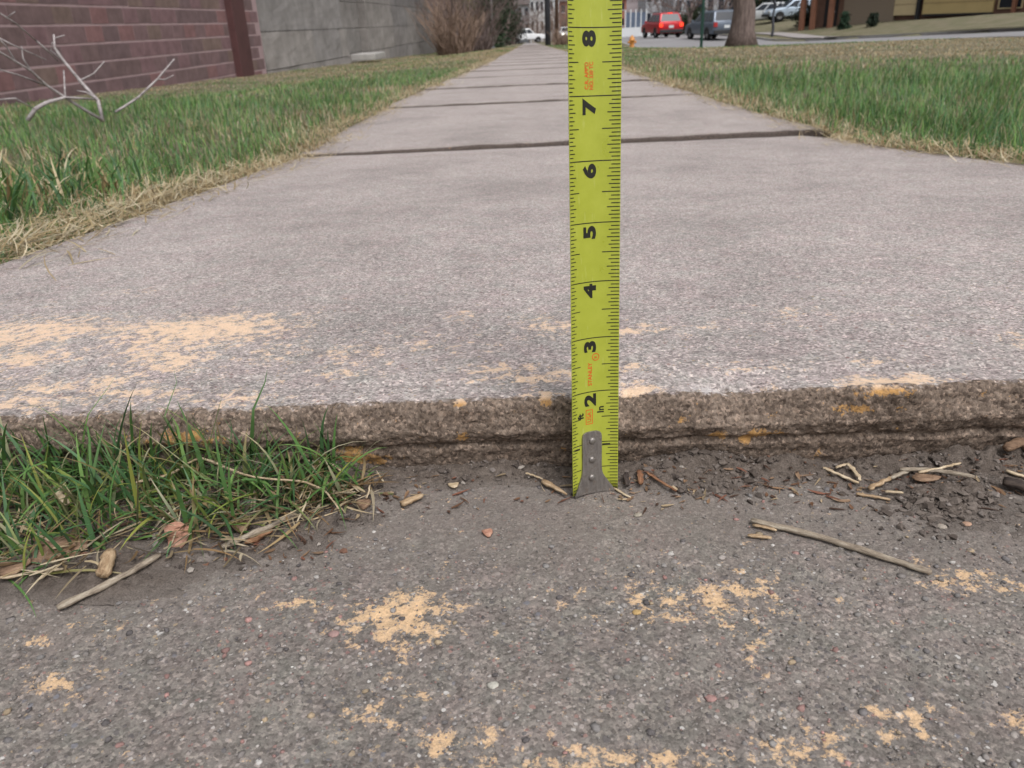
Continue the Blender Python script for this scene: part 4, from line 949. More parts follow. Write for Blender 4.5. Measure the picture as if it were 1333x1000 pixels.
stick('straw', [(1150, 645), (1175, 647)], 2.2, 'straw', 'pale straw bit beside the orange splinter', 'straw', 0.001, 6)
flake('dead_leaf', 1202, 628, 14, 4, 'bark', 'brown leaf scrap under the leaning stalk', 'leaf', -0.2, 0.2, 0.0007, 0.001)
stick('dark_stick', [(1306, 596), (1325, 597), (1350, 599)], 6.0, 'bark', 'thick brown stick entering the frame under the step', 'stick', 0.002, 9, 1.0, 4, 0.08)
stick('straw', [(1312, 604), (1345, 608)], 2.5, 'straw', 'pale straw below the thick brown stick', 'straw', 0.001, 6)
stick('dark_stick', [(1305, 637), (1325, 642), (1350, 648)], 7.0, 'dark', 'blackish stick entering the frame above the cracked soil', 'stick', 0.001, 9, 1.0, 4, 0.08)
def pebble(px, py, rp, col, label):
    c = on(px, py, z_soil); r = rp / FPX * (c - Vector((0, 0, HCAM))).length
    bm = bmesh.new(); bmesh.ops.create_icosphere(bm, subdivisions=2, radius=r)
    for v in bm.verts: v.co *= 1 + 0.2 * random.uniform(-1, 1); v.co.z *= 0.3; v.co.x *= 1.2
    me = bpy.data.meshes.new('pebble'); bm.to_mesh(me); bm.free(); me.polygons.foreach_set('use_smooth', np.ones(len(me.polygons), bool))
    o = obj('pebble', me, plain('pebble_stone', col, 0.85, 0.2, 900), None, label=label, category='pebble'); o.location = c + Vector((0, 0, r * 0.02 + 0.0003))
pebble(1226, 686, 5, (0.30, 0.26, 0.22), 'grey rounded pebble on the cracked soil')
pebble(1259, 683, 4.5, (0.36, 0.23, 0.16), 'tan pebble on the cracked soil')
pebble(642, 893, 6.5, (0.40, 0.385, 0.34), 'whitish pebble set in the slab below the paint splash')
pebble(925, 910, 6, (0.30, 0.18, 0.165), 'pink pebble set in the slab below the tape')
pebble(831, 671, 5, (0.30, 0.27, 0.22), 'small pale pebble below the red-brown twig')
pebble(829, 668 + 130, 5, (0.40, 0.27, 0.12), 'small ochre pebble on the slab below the tape')
pebble(434, 826, 6, (0.29, 0.19, 0.175), 'flat pinkish pebble in the slab beside the paint splash')

# ------------------------------------------------------------------ dead branch on the lawn
def branch():
    Yb = 3.05
    def w(px, py, dy=0.0): return at(px, py, Yb + dy)
    root = w(135, 156)
    b = empty('dead_branch', root, 0, label='bleached forked dead branch lying on the grass below the block wall', category='branch')
    def limb(name, pts, r0, r1, par=b):
        P = [Vector(p) - root for p in pts]; m = MB()
        rr = np.linspace(r0, r1, len(P)) * 0.66; m.tube(P, list(rr), 8, True, 0.1)
        return m.build(name, M['deadwood'], b, True)
    limb('limb', [w(134, 158), w(128, 132, 0.03), (w(104, 105, 0.05)), w(82, 78, 0.06), w(71, 62, 0.07), w(70, 45, 0.08)], 0.011, 0.006)
    limb('limb', [w(134, 157), w(110, 143, -0.05), w(83, 126, -0.1), w(62, 112, -0.14), w(40, 92, -0.2), w(0, 68, -0.3), w(-40, 50, -0.4)], 0.009, 0.004)
    limb('limb', [w(36, 157, -0.2), w(46, 142, -0.18), w(62, 133, -0.15), w(85, 127, -0.1), w(122, 129, -0.05)], 0.013, 0.005)
    limb('limb', [w(150, 146, 0.08), w(160, 140, 0.1), w(180, 127, 0.14), (w(205, 103, 0.2)), w(227, 77, 0.26)], 0.007, 0.005)
    limb('twig', [w(62, 112, -0.14), w(25, 98, -0.2), w(-10, 88, -0.3)], 0.005, 0.003)
    limb('twig', [w(82, 78, 0.06), w(66, 66, 0.1), w(68, 55, 0.1)], 0.006, 0.004)
    limb('twig', [w(71, 50, 0.08), w(84, 46, 0.1)], 0.004, 0.003)
    limb('twig', [w(85, 127, -0.1), w(84, 108, -0.05), w(83, 92, 0)], 0.005, 0.004)
    limb('twig', [w(-20, 5, -0.4), w(20, 30, -0.3), w(48, 54, -0.2)], 0.004, 0.003)
    for a_, b_, c_ in (((104, 105, 0.05), (122, 96, 0.1), (136, 80, 0.12)), ((128, 132, 0.03), (112, 120, 0.0), (100, 118, 0)), ((205, 103, 0.2), (214, 104, 0.2), (226, 98, 0.2)), ((40, 92, -0.2), (30, 76, -0.2), (28, 60, -0.2)), ((20, 80, -0.25), (8, 60, -0.25), (-6, 46, -0.3)), ((48, 54, -0.2), (62, 66, -0.15), (76, 80, -0.1)), ((-20, 40, -0.3), (15, 58, -0.25), (60, 78, -0.2)), ((0, 130, -0.3), (20, 128, -0.28), (45, 142, -0.2))):
        limb('twig', [w(*a_), w(*b_), w(*c_)], 0.005, 0.0025)
    limb('twig', [w(8, 24, -0.3), w(20, 15, -0.3)], 0.003, 0.002)
branch()

# ------------------------------------------------------------------ block wall and stone wall
WALL_A = 0.0208
w0 = at(0, 54, 8.6)
def wall_x(Y): return w0.x + (Y - 8.6) * math.tan(WALL_A)
def cell_mat(name, cols, rough=0.9, bump=0.004, scale=6.0):
    t = NT(name); r = t.n('ObjectInfo').outputs['Random']; p = t.pos(1.0)
    c = t.ramp(r, [(i / len(cols), c_) for i, c_ in enumerate(cols)], 'CONSTANT')
    f = t.noise(p, scale, 6, 0.65); g = t.noise(p, scale * 9, 4, 0.65)
    c = t.mix(0.8, c, t.mix(1.0, c, t.ramp(f, [(0.3, 0.7), (0.7, 1.25)]), 'MULTIPLY'))
    return t.done(c, rough, t.bump(t.math('ADD', f, g), bump, 1.0), 0, 0.2)
M['block'] = cell_mat('painted_block', [(0.195, 0.128, 0.132), (0.172, 0.118, 0.118), (0.23, 0.13, 0.13), (0.19, 0.135, 0.12), (0.165, 0.114, 0.118), (0.205, 0.128, 0.136)])
M['mortar'] = plain('mortar', (0.36, 0.26, 0.268), 0.95, 0.12, 5.0)
M['pilaster'] = plain('brown_steel', (0.085, 0.036, 0.036), 0.7, 0.15, 4.0)
def block_wall():
    y0, y1 = 5.2, 16.6; BL, BH, TH = 0.405, 0.2032, 0.20; JT = 0.024
    zb = float(gz(wall_x(y0), y1)) - 0.12
    org = Vector((wall_x(y0), y0, zb)); rz = -math.atan(math.tan(WALL_A))
    w = empty('block_wall', org, rz, label='red-brown painted concrete block wall with pale bed joints', category='wall')
    nrow = 12; L = y1 - y0; ncol = int(L / BL)
    m = MB(); m.box((-TH / 2 - 0.003, L / 2, nrow * BH / 2), (TH, L, nrow * BH)); m.build('mortar', M['mortar'], w)
    bm = MB(); bm.box((0, 0, 0), (0.10, BL - 0.004, BH - JT), bevel=0.005); me = bm.mesh('block'); me.materials.append(M['block'])
    # top course height follows the photo's bed joints
    zoff = (at(0, 63.0, 8.6).z - zb) % BH
    for r in range(-1, nrow - 1):
        for c in range(ncol + 1):
            yy = (c + 0.5) * BL + (BL / 2 if r % 2 else 0)
            if yy > L - BL * 0.45: continue
            o = obj('block', me, None, w); o.location = (-0.05 + random.uniform(-0.002, 0.002), yy, zoff + (r + 0.5) * BH); 
    # far end column
    yp = 10.05
    m = MB(); m.box((0.03, yp, nrow * BH / 2), (0.18, 0.62, nrow * BH + 0.1), bevel=0.01); m.build('pilaster', M['pilaster'], w)
block_wall()

M['stone'] = cell_mat('weathered_stone', [(0.268, 0.25, 0.24), (0.255, 0.24, 0.23), (0.28, 0.26, 0.247), (0.25, 0.236, 0.23)], 0.95, 0.010, 2.2)
M['stonegap'] = plain('dark_stone_joint', (0.17, 0.155, 0.145), 0.95, 0.15, 4.0)
def stone_wall():
    y0 = 16.75
    zb = float(gz(wall_x(30), 30)) - 0.3
    w = empty('stone_wall', (wall_x(y0), y0, zb), -WALL_A, label='tall grey weathered stone wall of large rough blocks beyond the block wall', category='wall')
    def block(a, b, z0, z1, x, depth=0.5, lean=0.0, seed=0):
        ny, nz = 9, 7; ya = np.linspace(a + 0.006, b - 0.006, ny); za = np.linspace(z0 + 0.007, z1 - 0.007, nz)
        Yg, Zg = np.meshgrid(ya, za)
        ed = np.minimum(np.minimum(Yg - a, b - Yg), np.minimum(Zg - z0, z1 - Zg))
        Xg = x + 0.02 * fbm(Yg / 0.8, Zg / 0.5, 3, 300 + seed) + 0.008 * fbm(Yg / 0.2, Zg / 0.2, 2, 310 + seed)  - lean * (Zg / 2.6)
        V = np.stack([Xg, Yg, Zg], -1).reshape(-1, 3); n = len(V); per = np.concatenate([np.arange(ny), np.arange(1, nz) * ny + ny - 1, (nz - 1) * ny + np.arange(ny - 2, -1, -1), np.arange(nz - 2, 0, -1) * ny])
        V2 = V[per].copy(); V2[:, 0] = x - depth; k = np.arange(len(per)); k2 = (k + 1) % len(per)
        Q = np.concatenate([grid_quads(nz, ny), np.stack([per[k2], per[k], n + k, n + k2], -1)])
        obj('stone_block', np_mesh('stone_block', np.concatenate([V, V2]), Q, None, None, None, False), M['stone'], w)
    zrow = [0.0, 0.62, 1.32, 2.05, 2.78, 3.5]
    sd = 0
    for i in range(5):
        y = 0.0; end = 7.4 - 0.22 * i
        while y < end - 0.2:
            L = random.uniform(2.6, 4.4); e = min(y + L, end)
            if end - e < 0.7: e = end
            sd += 1; block(y, e, zrow[i], zrow[i + 1] + 0.0, 0.0, 0.6, 0.12, sd); y = e
    for (a, b, x) in ((7.45, 11.4, -0.55), (11.4, 16.2, -0.30), (16.2, 29.5, -0.42)):
        for i in range(5):
            y = a
            while y < b - 0.05:
                e = min(y + random.uniform(2.8, 5.0), b)
                if b - e < 0.8: e = b
                sd += 1; block(y, e, zrow[i], zrow[i + 1], x, 0.6, 0.05, sd); y = e
    m = MB(); m.box((-0.62, 3.6, 1.7), (0.3, 7.1, 3.2)); m.box((-1.1, 18.4, 1.7), (0.4, 21.8, 3.2)); m.build('core', M['stonegap'], w)
    c = MB(); c.box((-0.42, 18.5, 3.56), (0.9, 22.1, 0.12), bevel=0.02); c.build('coping', M['stone'], w)
stone_wall()
sp_ = at(495, 73, 25.0)
st = MB(); st.box((0, 0, 0), (0.7, 1.8, 0.16), bevel=0.02); o = st.build('concrete_step', M['kerb'], None, label='white concrete step at the foot of the stone wall', category='step'); o.location = (wall_x(25) + 0.2, 25.4, float(gz(wall_x(25) + .2, 25.4)) + 0.16)

# ------------------------------------------------------------------ vehicles
M['glass'] = plain('tinted_glass', (0.03, 0.035, 0.045), 0.15, 0.1, 2.0, 0, 0, 0.25)
M['rubber'] = plain('tyre_rubber', (0.018, 0.018, 0.018), 0.85, 0.1, 10)
M['rim'] = plain('alloy_rim', (0.32, 0.32, 0.33), 0.4, 0.1, 10, 0, 0.6)
M['trim'] = plain('black_trim', (0.025, 0.025, 0.027), 0.6, 0.1, 10)
M['plate'] = plain('licence_plate', (0.55, 0.57, 0.58), 0.5, 0.1, 20)
def emit(name, col, e):
    t = NT(name); return t.done(col, 0.3, None, 0, 0.5, Emission_Color=(*col, 1), Emission_Strength=e)
M['tail_on'] = emit('lit_tail_lamp', (0.9, 0.05, 0.02), 1.3)
M['tail_off'] = plain('tail_lamp', (0.35, 0.03, 0.03), 0.25, 0.1, 10)
M['head_on'] = emit('lit_head_lamp', (1.0, 0.96, 0.85), 3.0)
M['head_off'] = plain('head_lamp', (0.55, 0.56, 0.58), 0.2, 0.1, 10)
def vehicle(name, label, cat, loc, rz, paint, kind='suv', brake=False, heads=False, group=None):
    """forward is +Y; origin on the ground under the middle"""
    props = dict(label=label, category=cat)
    if group: props['group'] = group
    root = empty(name, loc, rz, **props)
    if kind == 'suv': L, W, H, belt, bn = 4.6, 1.86, 1.70, 1.02, [(-2.28, 0.55), (-2.25, 1.02), (1.0, 1.06), (2.0, 0.92), (2.28, 0.72), (2.28, 0.35), (-2.2, 0.33)]; cab = [(-2.18, 1.0), (-1.85, 1.64), (-1.5, 1.70), (0.05, 1.68), (0.95, 1.04)]
    elif kind == 'pickup': L, W, H, belt, bn = 5.6, 1.95, 1.85, 1.12, [(-2.8, 0.6), (-2.78, 1.12), (1.2, 1.14), (2.5, 1.05), (2.8, 0.85), (2.8, 0.45), (-2.75, 0.45)]; cab = [(-0.75, 1.1), (-0.65, 1.78), (-0.4, 1.85), (0.5, 1.83), (1.25, 1.13)]
    else: L, W, H, belt, bn = 4.6, 1.80, 1.45, 0.92, [(-2.28, 0.55), (-2.25, 0.96), (-1.6, 0.98), (0.95, 0.95), (2.0, 0.82), (2.28, 0.62), (2.28, 0.32), (-2.2, 0.3)]; cab = [(-1.85, 0.95), (-1.1, 1.38), (-0.7, 1.45), (0.1, 1.43), (1.05, 0.93)]
    wr = 0.36 if kind != 'sedan' else 0.33; ax = (L * 0.30, -L * 0.295)
    # body shell: five stations across, so the flanks round in
    m = MB(); xs_ = [-W / 2, -W / 2 + 0.06, -W / 2 + 0.2, W / 2 - 0.2, W / 2 - 0.06, W / 2]; ins = [0.10, 0.03, 0, 0, 0.03, 0.10]; rings = []
    cy = 0; cz = 0.68
    for x, k in zip(xs_, ins):
        rings.append([m.bm.verts.new((x, y * (1 - k * 0.35), cz + (z - cz) * (1 - k))) for y, z in bn])
    nb = len(bn)
    for a, b in zip(rings[:-1], rings[1:]):
        for k in range(nb): m.bm.faces.new((a[k], b[k], b[(k + 1) % nb], a[(k + 1) % nb]))
    m.bm.faces.new(rings[0]); m.bm.faces.new(rings[-1][::-1])
    body = m.build('body', paint, root, True)
    md = body.modifiers.new('bevel', 'BEVEL'); md.width = 0.05; md.segments = 3; md.limit_method = 'ANGLE'; md.angle_limit = math.radians(30)
    # cabin
    m = MB(); wl, wt = W / 2 - 0.06, W / 2 - 0.24; zl, zt = cab[0][1], max(c[1] for c in cab)
    def hw(z): return wl + (wt - wl) * (z - zl) / (zt - zl)
    A = [m.bm.verts.new((-hw(z), y, z)) for y, z in cab]; B = [m.bm.verts.new((hw(z), y, z)) for y, z in cab]; nc_ = len(cab)
    m.bm.faces.new(A); m.bm.faces.new(B[::-1])
    for k in range(nc_): m.bm.faces.new((A[k], B[k], B[(k + 1) % nc_], A[(k + 1) % nc_]))
    cb = m.build('cabin', paint, root, True); md = cb.modifiers.new('bevel', 'BEVEL'); md.width = 0.06; md.segments = 3; md.limit_method = 'ANGLE'; md.angle_limit = math.radians(20)
    def pane(name, p, off):
        q = MB(); nrm = (Vector(p[1]) - Vector(p[0])).cross(Vector(p[2]) - Vector(p[0])).normalized()
        if nrm.dot(Vector(off)) < 0: nrm = -nrm
        q.prism([Vector(v) + nrm * 0.012 for v in p], -nrm * 0.02); return q.build(name, M['glass'], root)
    def lerp(a, b, t): return tuple(a[i] + (b[i] - a[i]) * t for i in range(len(a)))
    r0, r1 = lerp(cab[0], cab[1], 0.18), lerp(cab[0], cab[1], 0.92)
    pane('rear_window', [(-hw(r0[1]) + 0.1, *r0), (hw(r0[1]) - 0.1, *r0), (hw(r1[1]) - 0.12, *r1), (-hw(r1[1]) + 0.12, *r1)], (0, -1, 0.3))
    f0, f1 = lerp(cab[-1], cab[-2], 0.08), lerp(cab[-1], cab[-2], 0.9)
    pane('windshield', [(-hw(f0[1]) + 0.08, *f0), (hw(f0[1]) - 0.08, *f0), (hw(f1[1]) - 0.1, *f1), (-hw(f1[1]) + 0.1, *f1)], (0, 1, 0.5))
    zA, zB = belt + 0.08, zt - 0.13
    def yb(z): return np.interp(z, [cab[0][1], cab[1][1]], [cab[0][0], cab[1][0]])
    def yf(z): return np.interp(z, [cab[-1][1], cab[-2][1]], [cab[-1][0], cab[-2][0]])
    cuts = [0.04, 0.30, 0.34, 0.64, 0.68, 0.93] if kind == 'suv' else [0.06, 0.46, 0.52, 0.92]
    for s in (-1, 1):
        for k in range(0, len(cuts), 2):
            P4 = []
            for t_, z in ((cuts[k], zA), (cuts[k + 1], zA), (cuts[k + 1], zB), (cuts[k], zB)):
                y = yb(z) + (yf(z) - yb(z)) * t_; P4.append((s * (hw(z)), y, z))
            pane('side_window', P4, (s, 0, 0.2))
    for s in (-1, 1):
        for y in ax:
            m = MB(); ring = None; prof_ = [(0.0, 0.62), (0.0, 0.9), (0.03, 1.0), (0.19, 1.0), (0.22, 0.9), (0.22, 0.62)]
            for k in range(25):
                a = 2 * math.pi * k / 24; r = [m.bm.verts.new((s * (W / 2 - 0.21 + d), y + wr * q * math.cos(a), wr + wr * q * math.sin(a))) for d, q in prof_]
                if ring:
                    for j in range(6): m.bm.faces.new((ring[j], ring[(j + 1) % 6], r[(j + 1) % 6], r[j]))
                ring = r
            wh = m.build('wheel', M['rubber'], root, True)
            m = MB(); cx_ = s * (W / 2 - 0.03); hub = [m.bm.verts.new((cx_, y + wr * 0.63 * math.cos(k * math.pi / 10), wr + wr * 0.63 * math.sin(k * math.pi / 10))) for k in range(20)]
            c_ = m.bm.verts.new((cx_ + s * 0.03, y, wr))
            for k in range(20):
                m.bm.faces.new((hub[k], hub[(k + 1) % 20], c_))
            m.build('rim', M['rim'], wh)
            m = MB(); arc = [(s * (W / 2 + 0.004), y + (wr + 0.05) * math.cos(k * math.pi / 12), wr + (wr + 0.05) * math.sin(k * math.pi / 12)) for k in range(13)]
            m.prism(arc, (-s * 0.12, 0, 0)); m.build('wheel_arch', M['trim'], root)
    yr = bn[0][0]; zt_ = 0.86 if kind != 'pickup' else 0.9
    for s in (-1, 1):
        m = MB(); m.box((s * (W / 2 - 0.17), yr * 1.0 + 0.005, zt_ + 0.02), (0.24, 0.10, 0.26), bevel=0.02); m.build('tail_light', M['tail_on'] if brake else M['tail_off'], root)
        m = MB(); m.box((s * (W / 2 - 0.28), L / 2 - 0.10, 0.74), (0.38, 0.22, 0.16), bevel=0.03); m.build('headlight', M['head_on'] if heads else M['head_off'], root)
        m = MB(); m.box((s * (W / 2 + 0.07), 0.72, belt + 0.07), (0.18, 0.10, 0.14), bevel=0.03); m.build('wing_mirror', paint, root)
    m = MB(); m.box((0, yr - 0.035, 0.47), (W - 0.14, 0.14, 0.22), bevel=0.04); m.build('rear_bumper', M['trim'] if kind != 'pickup' else M['rim'], root)
    m = MB(); m.box((0, L / 2 - 0.02, 0.45), (W - 0.14, 0.14, 0.22), bevel=0.04); m.build('front_bumper', M['trim'], root)
    m = MB(); m.box((0, yr - 0.012, 0.76), (0.36, 0.02, 0.17), bevel=0.004); m.build('licence_plate', M['plate'], root)
    if kind == 'suv':
        if brake:
            m = MB(); m.box((0, -1.86, 1.655), (0.34, 0.05, 0.05), bevel=0.01); m.build('brake_light', M['tail_on'], root)
        for s in (-1, 1):
            m = MB(); m.tube([(s * (wt - 0.04), -1.5, 1.70), (s * (wt - 0.04), -1.4, 1.75), (s * (wt - 0.04), -0.2, 1.75), (s * (wt - 0.04), -0.05, 1.69)], 0.022, 6); m.build('roof_rail', M['trim'], root)
    if kind == 'pickup':
        m = MB(); m.box((0, -1.8, 1.135), (W - 0.35, 1.9, 0.02)); m.build('cargo_bed', M['trim'], root)
    return root
def carpaint(name, col, metal=0.2): return plain(name, col, 0.28, 0.05, 3.0, 0, metal, 0.5)
P_RED = carpaint('red_paint', (0.42, 0.012, 0.02)); P_GREY = carpaint('blue_grey_paint', (0.115, 0.14, 0.18), 0.3); P_SIL = carpaint('silver_paint', (0.55, 0.57, 0.58), 0.3); P_WHITE = carpaint('white_paint', (0.78, 0.79, 0.80), 0.0); P_BLUE = carpaint('pale_blue_paint', (0.35, 0.42, 0.50), 0.3)
def ground_at(px, Y, road=False):
    p = at(px, 40, Y); z = road_z(p.x, Y) if road else float(gz(p.x, Y)); return Vector((p.x, Y, z))
def head(dx, dy): return math.atan2(-dx, dy)
vehicle('suv', 'red SUV with lit brake lights driving away down the street', 'suv', ground_at(861, 66, True), head(-0.16, 1), P_RED, 'suv', True)
vehicle('suv', 'blue-grey SUV driving away behind the green post', 'suv', ground_at(926, 57, True), head(-0.22, 1), P_GREY, 'suv', False)
vehicle('suv', 'silver SUV parked across the street just past the tree trunk', 'suv', ground_at(992, 80), head(-1, 0.35), P_SIL, 'suv')
vehicle('suv', 'silver blue SUV parked in the drive beside the brown house', 'suv', ground_at(1028, 78), head(-1, -0.1), P_BLUE, 'suv')
pk = ground_at(684, 124); pk.z = float(gz(pk.x, 124)) + 0.06
vehicle('pickup_truck', 'white pickup standing across the far end of the sidewalk', 'pickup', pk, head(1, 0.12), P_WHITE, 'pickup')
vehicle('car', 'pale car with headlights on approaching behind the utility poles', 'car', ground_at(738, 105, True), head(0.05, -1), P_WHITE, 'sedan', False, True)

# ------------------------------------------------------------------ street furniture
M['pole'] = plain('dark_pole', (0.055, 0.058, 0.07), 0.8, 0.15, 3.0)
M['polewood'] = plain('pole_wood', (0.12, 0.075, 0.055), 0.9, 0.2, 3.0)
M['green'] = plain('green_post_paint', (0.03, 0.085, 0.065), 0.5, 0.15, 4.0)
M['hydrant'] = plain('orange_hydrant_paint', (0.55, 0.24, 0.06), 0.5, 0.1, 6.0)
M['steelgrey'] = plain('galvanised', (0.30, 0.31, 0.32), 0.5, 0.12, 5.0, 0, 0.5)
def pole(px, Y, r, h, mat, label, name='utility_pole'):
    p = ground_at(px, Y); e = empty(name, p, 0, label=label, category='utility pole')
    m = MB(); m.tube([(0, 0, -0.3), (0, 0, h * 0.5), (0, 0, h)], [r, r * 0.9, r * 0.75], 14); m.build('pole', mat, e, True)
    m = MB(); m.box((0, 0, h - 0.7), (2.2, 0.1, 0.12)); m.build('crossarm', mat, e)
    for k in (-0.9, -0.3, 0.3, 0.9):
        m = MB(); m.tube([(k, 0, h - 0.64), (k, 0, h - 0.45)], 0.05, 8); m.build('insulator', M['steelgrey'], e)
pole(713, 50, 0.165, 9.5, M['pole'], 'dark utility pole on the verge right beside the sidewalk end')
pole(725, 54, 0.12, 9.0, M['polewood'], 'slimmer brown utility pole next to the dark one')
p = ground_at(914, 30); e = empty('sign_post', p, 0.3, label='thin green metal post on the lawn in front of the blue-grey SUV', category='post')
m = MB(); m.prism([(-0.05, 0.02, -0.2), (-0.03, 0.02, -0.2), (-0.03, -0.012, -0.2), (0.03, -0.012, -0.2), (0.03, 0.02, -0.2), (0.05, 0.02, -0.2), (0.05, 0.005, -0.2), (0.04, 0.005, -0.2), (0.04, -0.022, -0.2), (-0.04, -0.022, -0.2), (-0.04, 0.005, -0.2), (-0.05, 0.005, -0.2)], (0, 0, 2.9)); m.build('channel_post', M['green'], e)
for z_ in (2.3, 2.55):
    m = MB(); m.tube([(0, -0.03, z_), (0, 0.01, z_)], 0.012, 6); m.build('bolt', M['steelgrey'], e)
p = ground_at(641, 46); e = empty('lamp_post', p, 0, label='thin grey post beside the dark evergreen bushes', category='post')
m = MB(); m.tube([(0, 0, -0.2), (0, 0, 3), (0, 0, 5.5)], [0.07, 0.055, 0.045], 10); m.build('pole', M['steelgrey'], e, True)
m = MB(); m.box((0, 0, 0.02), (0.3, 0.3, 0.05), bevel=0.01); m.build('base_plate', M['steelgrey'], e)
# hydrant
p = ground_at(823, 44); e = empty('fire_hydrant', p, 0.4, label='orange fire hydrant at the lawn edge just past the tape', category='hydrant')
def lathe(prof, n=18):
    m = MB(); prev = None
    for r, z in prof:
        ring = [m.bm.verts.new((r * math.cos(2 * math.pi * k / n), r * math.sin(2 * math.pi * k / n), z)) for k in range(n)]
        if prev:
            for k in range(n): m.bm.faces.new((prev[k], prev[(k + 1) % n], ring[(k + 1) % n], ring[k]))
        prev = ring
    m.bm.faces.new(prev); return m
lathe([(0.17, -0.05), (0.17, 0.05), (0.12, 0.07), (0.115, 0.45), (0.15, 0.47), (0.15, 0.51), (0.13, 0.53), (0.12, 0.60), (0.08, 0.67), (0.03, 0.69), (0.03, 0.73)]).build('barrel', M['hydrant'], e, True)
for a in (0, math.pi / 2, math.pi):
    d = Vector((math.cos(a), math.sin(a), 0)); m = MB(); rr = 0.07 if a == math.pi / 2 else 0.05
    m.tube([d * 0.08 + Vector((0, 0, 0.4)), d * 0.19 + Vector((0, 0, 0.4))], rr, 12); cp = m.build('outlet', M['hydrant'], e)
    m = MB(); m.tube([d * 0.185 + Vector((0, 0, 0.4)), d * 0.225 + Vector((0, 0, 0.4))], rr * 1.15, 6); m.build('cap', M['hydrant'], cp)

# ------------------------------------------------------------------ trees and shrubs
def bark_mat(name, a, b, sc):
    t = NT(name); p = t.pos((sc, sc, sc * 0.22), obj_space=True); f = t.noise(p, 1.0, 7, 0.68)
    return t.done(t.ramp(f, [(0.3, a), (0.65, b)]), 0.95, t.bump(f, 0.03, 1.0), 0, 0.15)
M['treebark'] = bark_mat('tree_bark', (0.07, 0.052, 0.045), (0.20, 0.155, 0.14), 14)
M['twigs'] = bark_mat('twig_bark', (0.10, 0.075, 0.068), (0.20, 0.155, 0.145), 6)
M['redtwigs'] = bark_mat('brown_stems', (0.16, 0.105, 0.08), (0.30, 0.22, 0.17), 6)
M['foliage'] = leafy('evergreen_foliage', 0.7, 0.15)
def bare_tree(name, label, p, h, r, mat, depth=4, spread=0.55, cat='tree', low=0.3, nb=4, seed=1, flare=True, parts=True, trunk_frac=0.42):
    R = random.Random(seed); e = empty(name, p, 0, label=label, category=cat)
    mt = MB(); tp_ = []; th = h * trunk_frac
    for k in range(9):
        t = k / 8; rad = r * (1 - 0.35 * t) * (1 + (0.75 * math.exp(-t * 14) if flare else 0)); tp_.append((Vector((R.uniform(-1, 1) * 0.02 * h * t, R.uniform(-1, 1) * 0.02 * h * t, -0.15 + (th + 0.15) * t)), rad))
    mt.tube([a for a, _ in tp_], [b for _, b in tp_], 16 if r > 0.2 else 8, True, 0.06); mt.build('trunk', mat, e, True)
    mc = MB()
    def grow(q, d, L, rad, k):
        n = 4; pts = [q]; dd = d.copy()
        for i in range(n):
            dd = (dd + Vector((R.gauss(0, 0.16), R.gauss(0, 0.16), R.gauss(0.05, 0.12)))).normalized(); pts.append(pts[-1] + dd * L / n)
        mc.tube(pts, [rad * (1 - 0.6 * i / n) for i in range(n + 1)], 5 if k > 1 else 3, False)
        if k > 0:
            for _ in range(nb):
                i = R.randint(1, n); nd = (dd + Vector((R.gauss(0, spread), R.gauss(0, spread), R.gauss(0.1, spread * 0.6)))).normalized()
                grow(pts[i], nd, L * R.uniform(0.5, 0.75), rad * 0.5, k - 1)
    top = tp_[-1][0]
    for i in range(nb + 1):
        a = 2 * math.pi * i / (nb + 1) + R.uniform(-0.4, 0.4); t = R.uniform(low, 1.0); base = tp_[int(t * 8)][0]
        grow(base, Vector((math.cos(a) * 0.8, math.sin(a) * 0.8, R.uniform(0.5, 1.1))).normalized(), h * R.uniform(0.26, 0.36), r * 0.45, depth - 1)
    grow(top, Vector((0, 0, 1)), h * 0.33, r * 0.6, depth - 1)
    mc.build('crown', mat, e, False); return e
tp0 = ground_at(966, 29)
bare_tree('tree', 'thick bare tree trunk at the lawn edge beside the blue-grey SUV', tp0, 12, 0.37, M['treebark'], 4, 0.5, 'tree', 0.75, 4, 3)
def bare_shrub(name, label, p, h, w, n, mat, seed):
    R = random.Random(seed); e = empty(name, p, 0, label=label, category='shrub'); m = MB()
    for i in range(n):
        a = R.uniform(0, 6.28); q = Vector((math.cos(a), math.sin(a), 0)) * w * 0.35 * math.sqrt(R.random()); d = Vector((q.x / w + R.gauss(0, 0.22), q.y / w + R.gauss(0, 0.22), 1)).normalized(); L = h * R.uniform(0.55, 1.05); pts = [q - Vector((0, 0, 0.1))]
        for k in range(4): d = (d + Vector((R.gauss(0, 0.16), R.gauss(0, 0.16), 0))).normalized(); pts.append(pts[-1] + d * L / 4)
        m.tube(pts, [0.022, 0.018, 0.014, 0.010, 0.006], 3, False)
        for k in range(5):
            q2 = pts[R.randint(1, 4)]; d2 = (d + Vector((R.gauss(0, 0.5), R.gauss(0, 0.5), R.gauss(0, 0.35)))).normalized(); m.tube([q2, q2 + d2 * L * 0.18, q2 + d2 * L * 0.34 + Vector((0, 0, 0.05))], [0.010, 0.008, 0.004], 3, False)
    m.build('stems', mat, e, False); return e
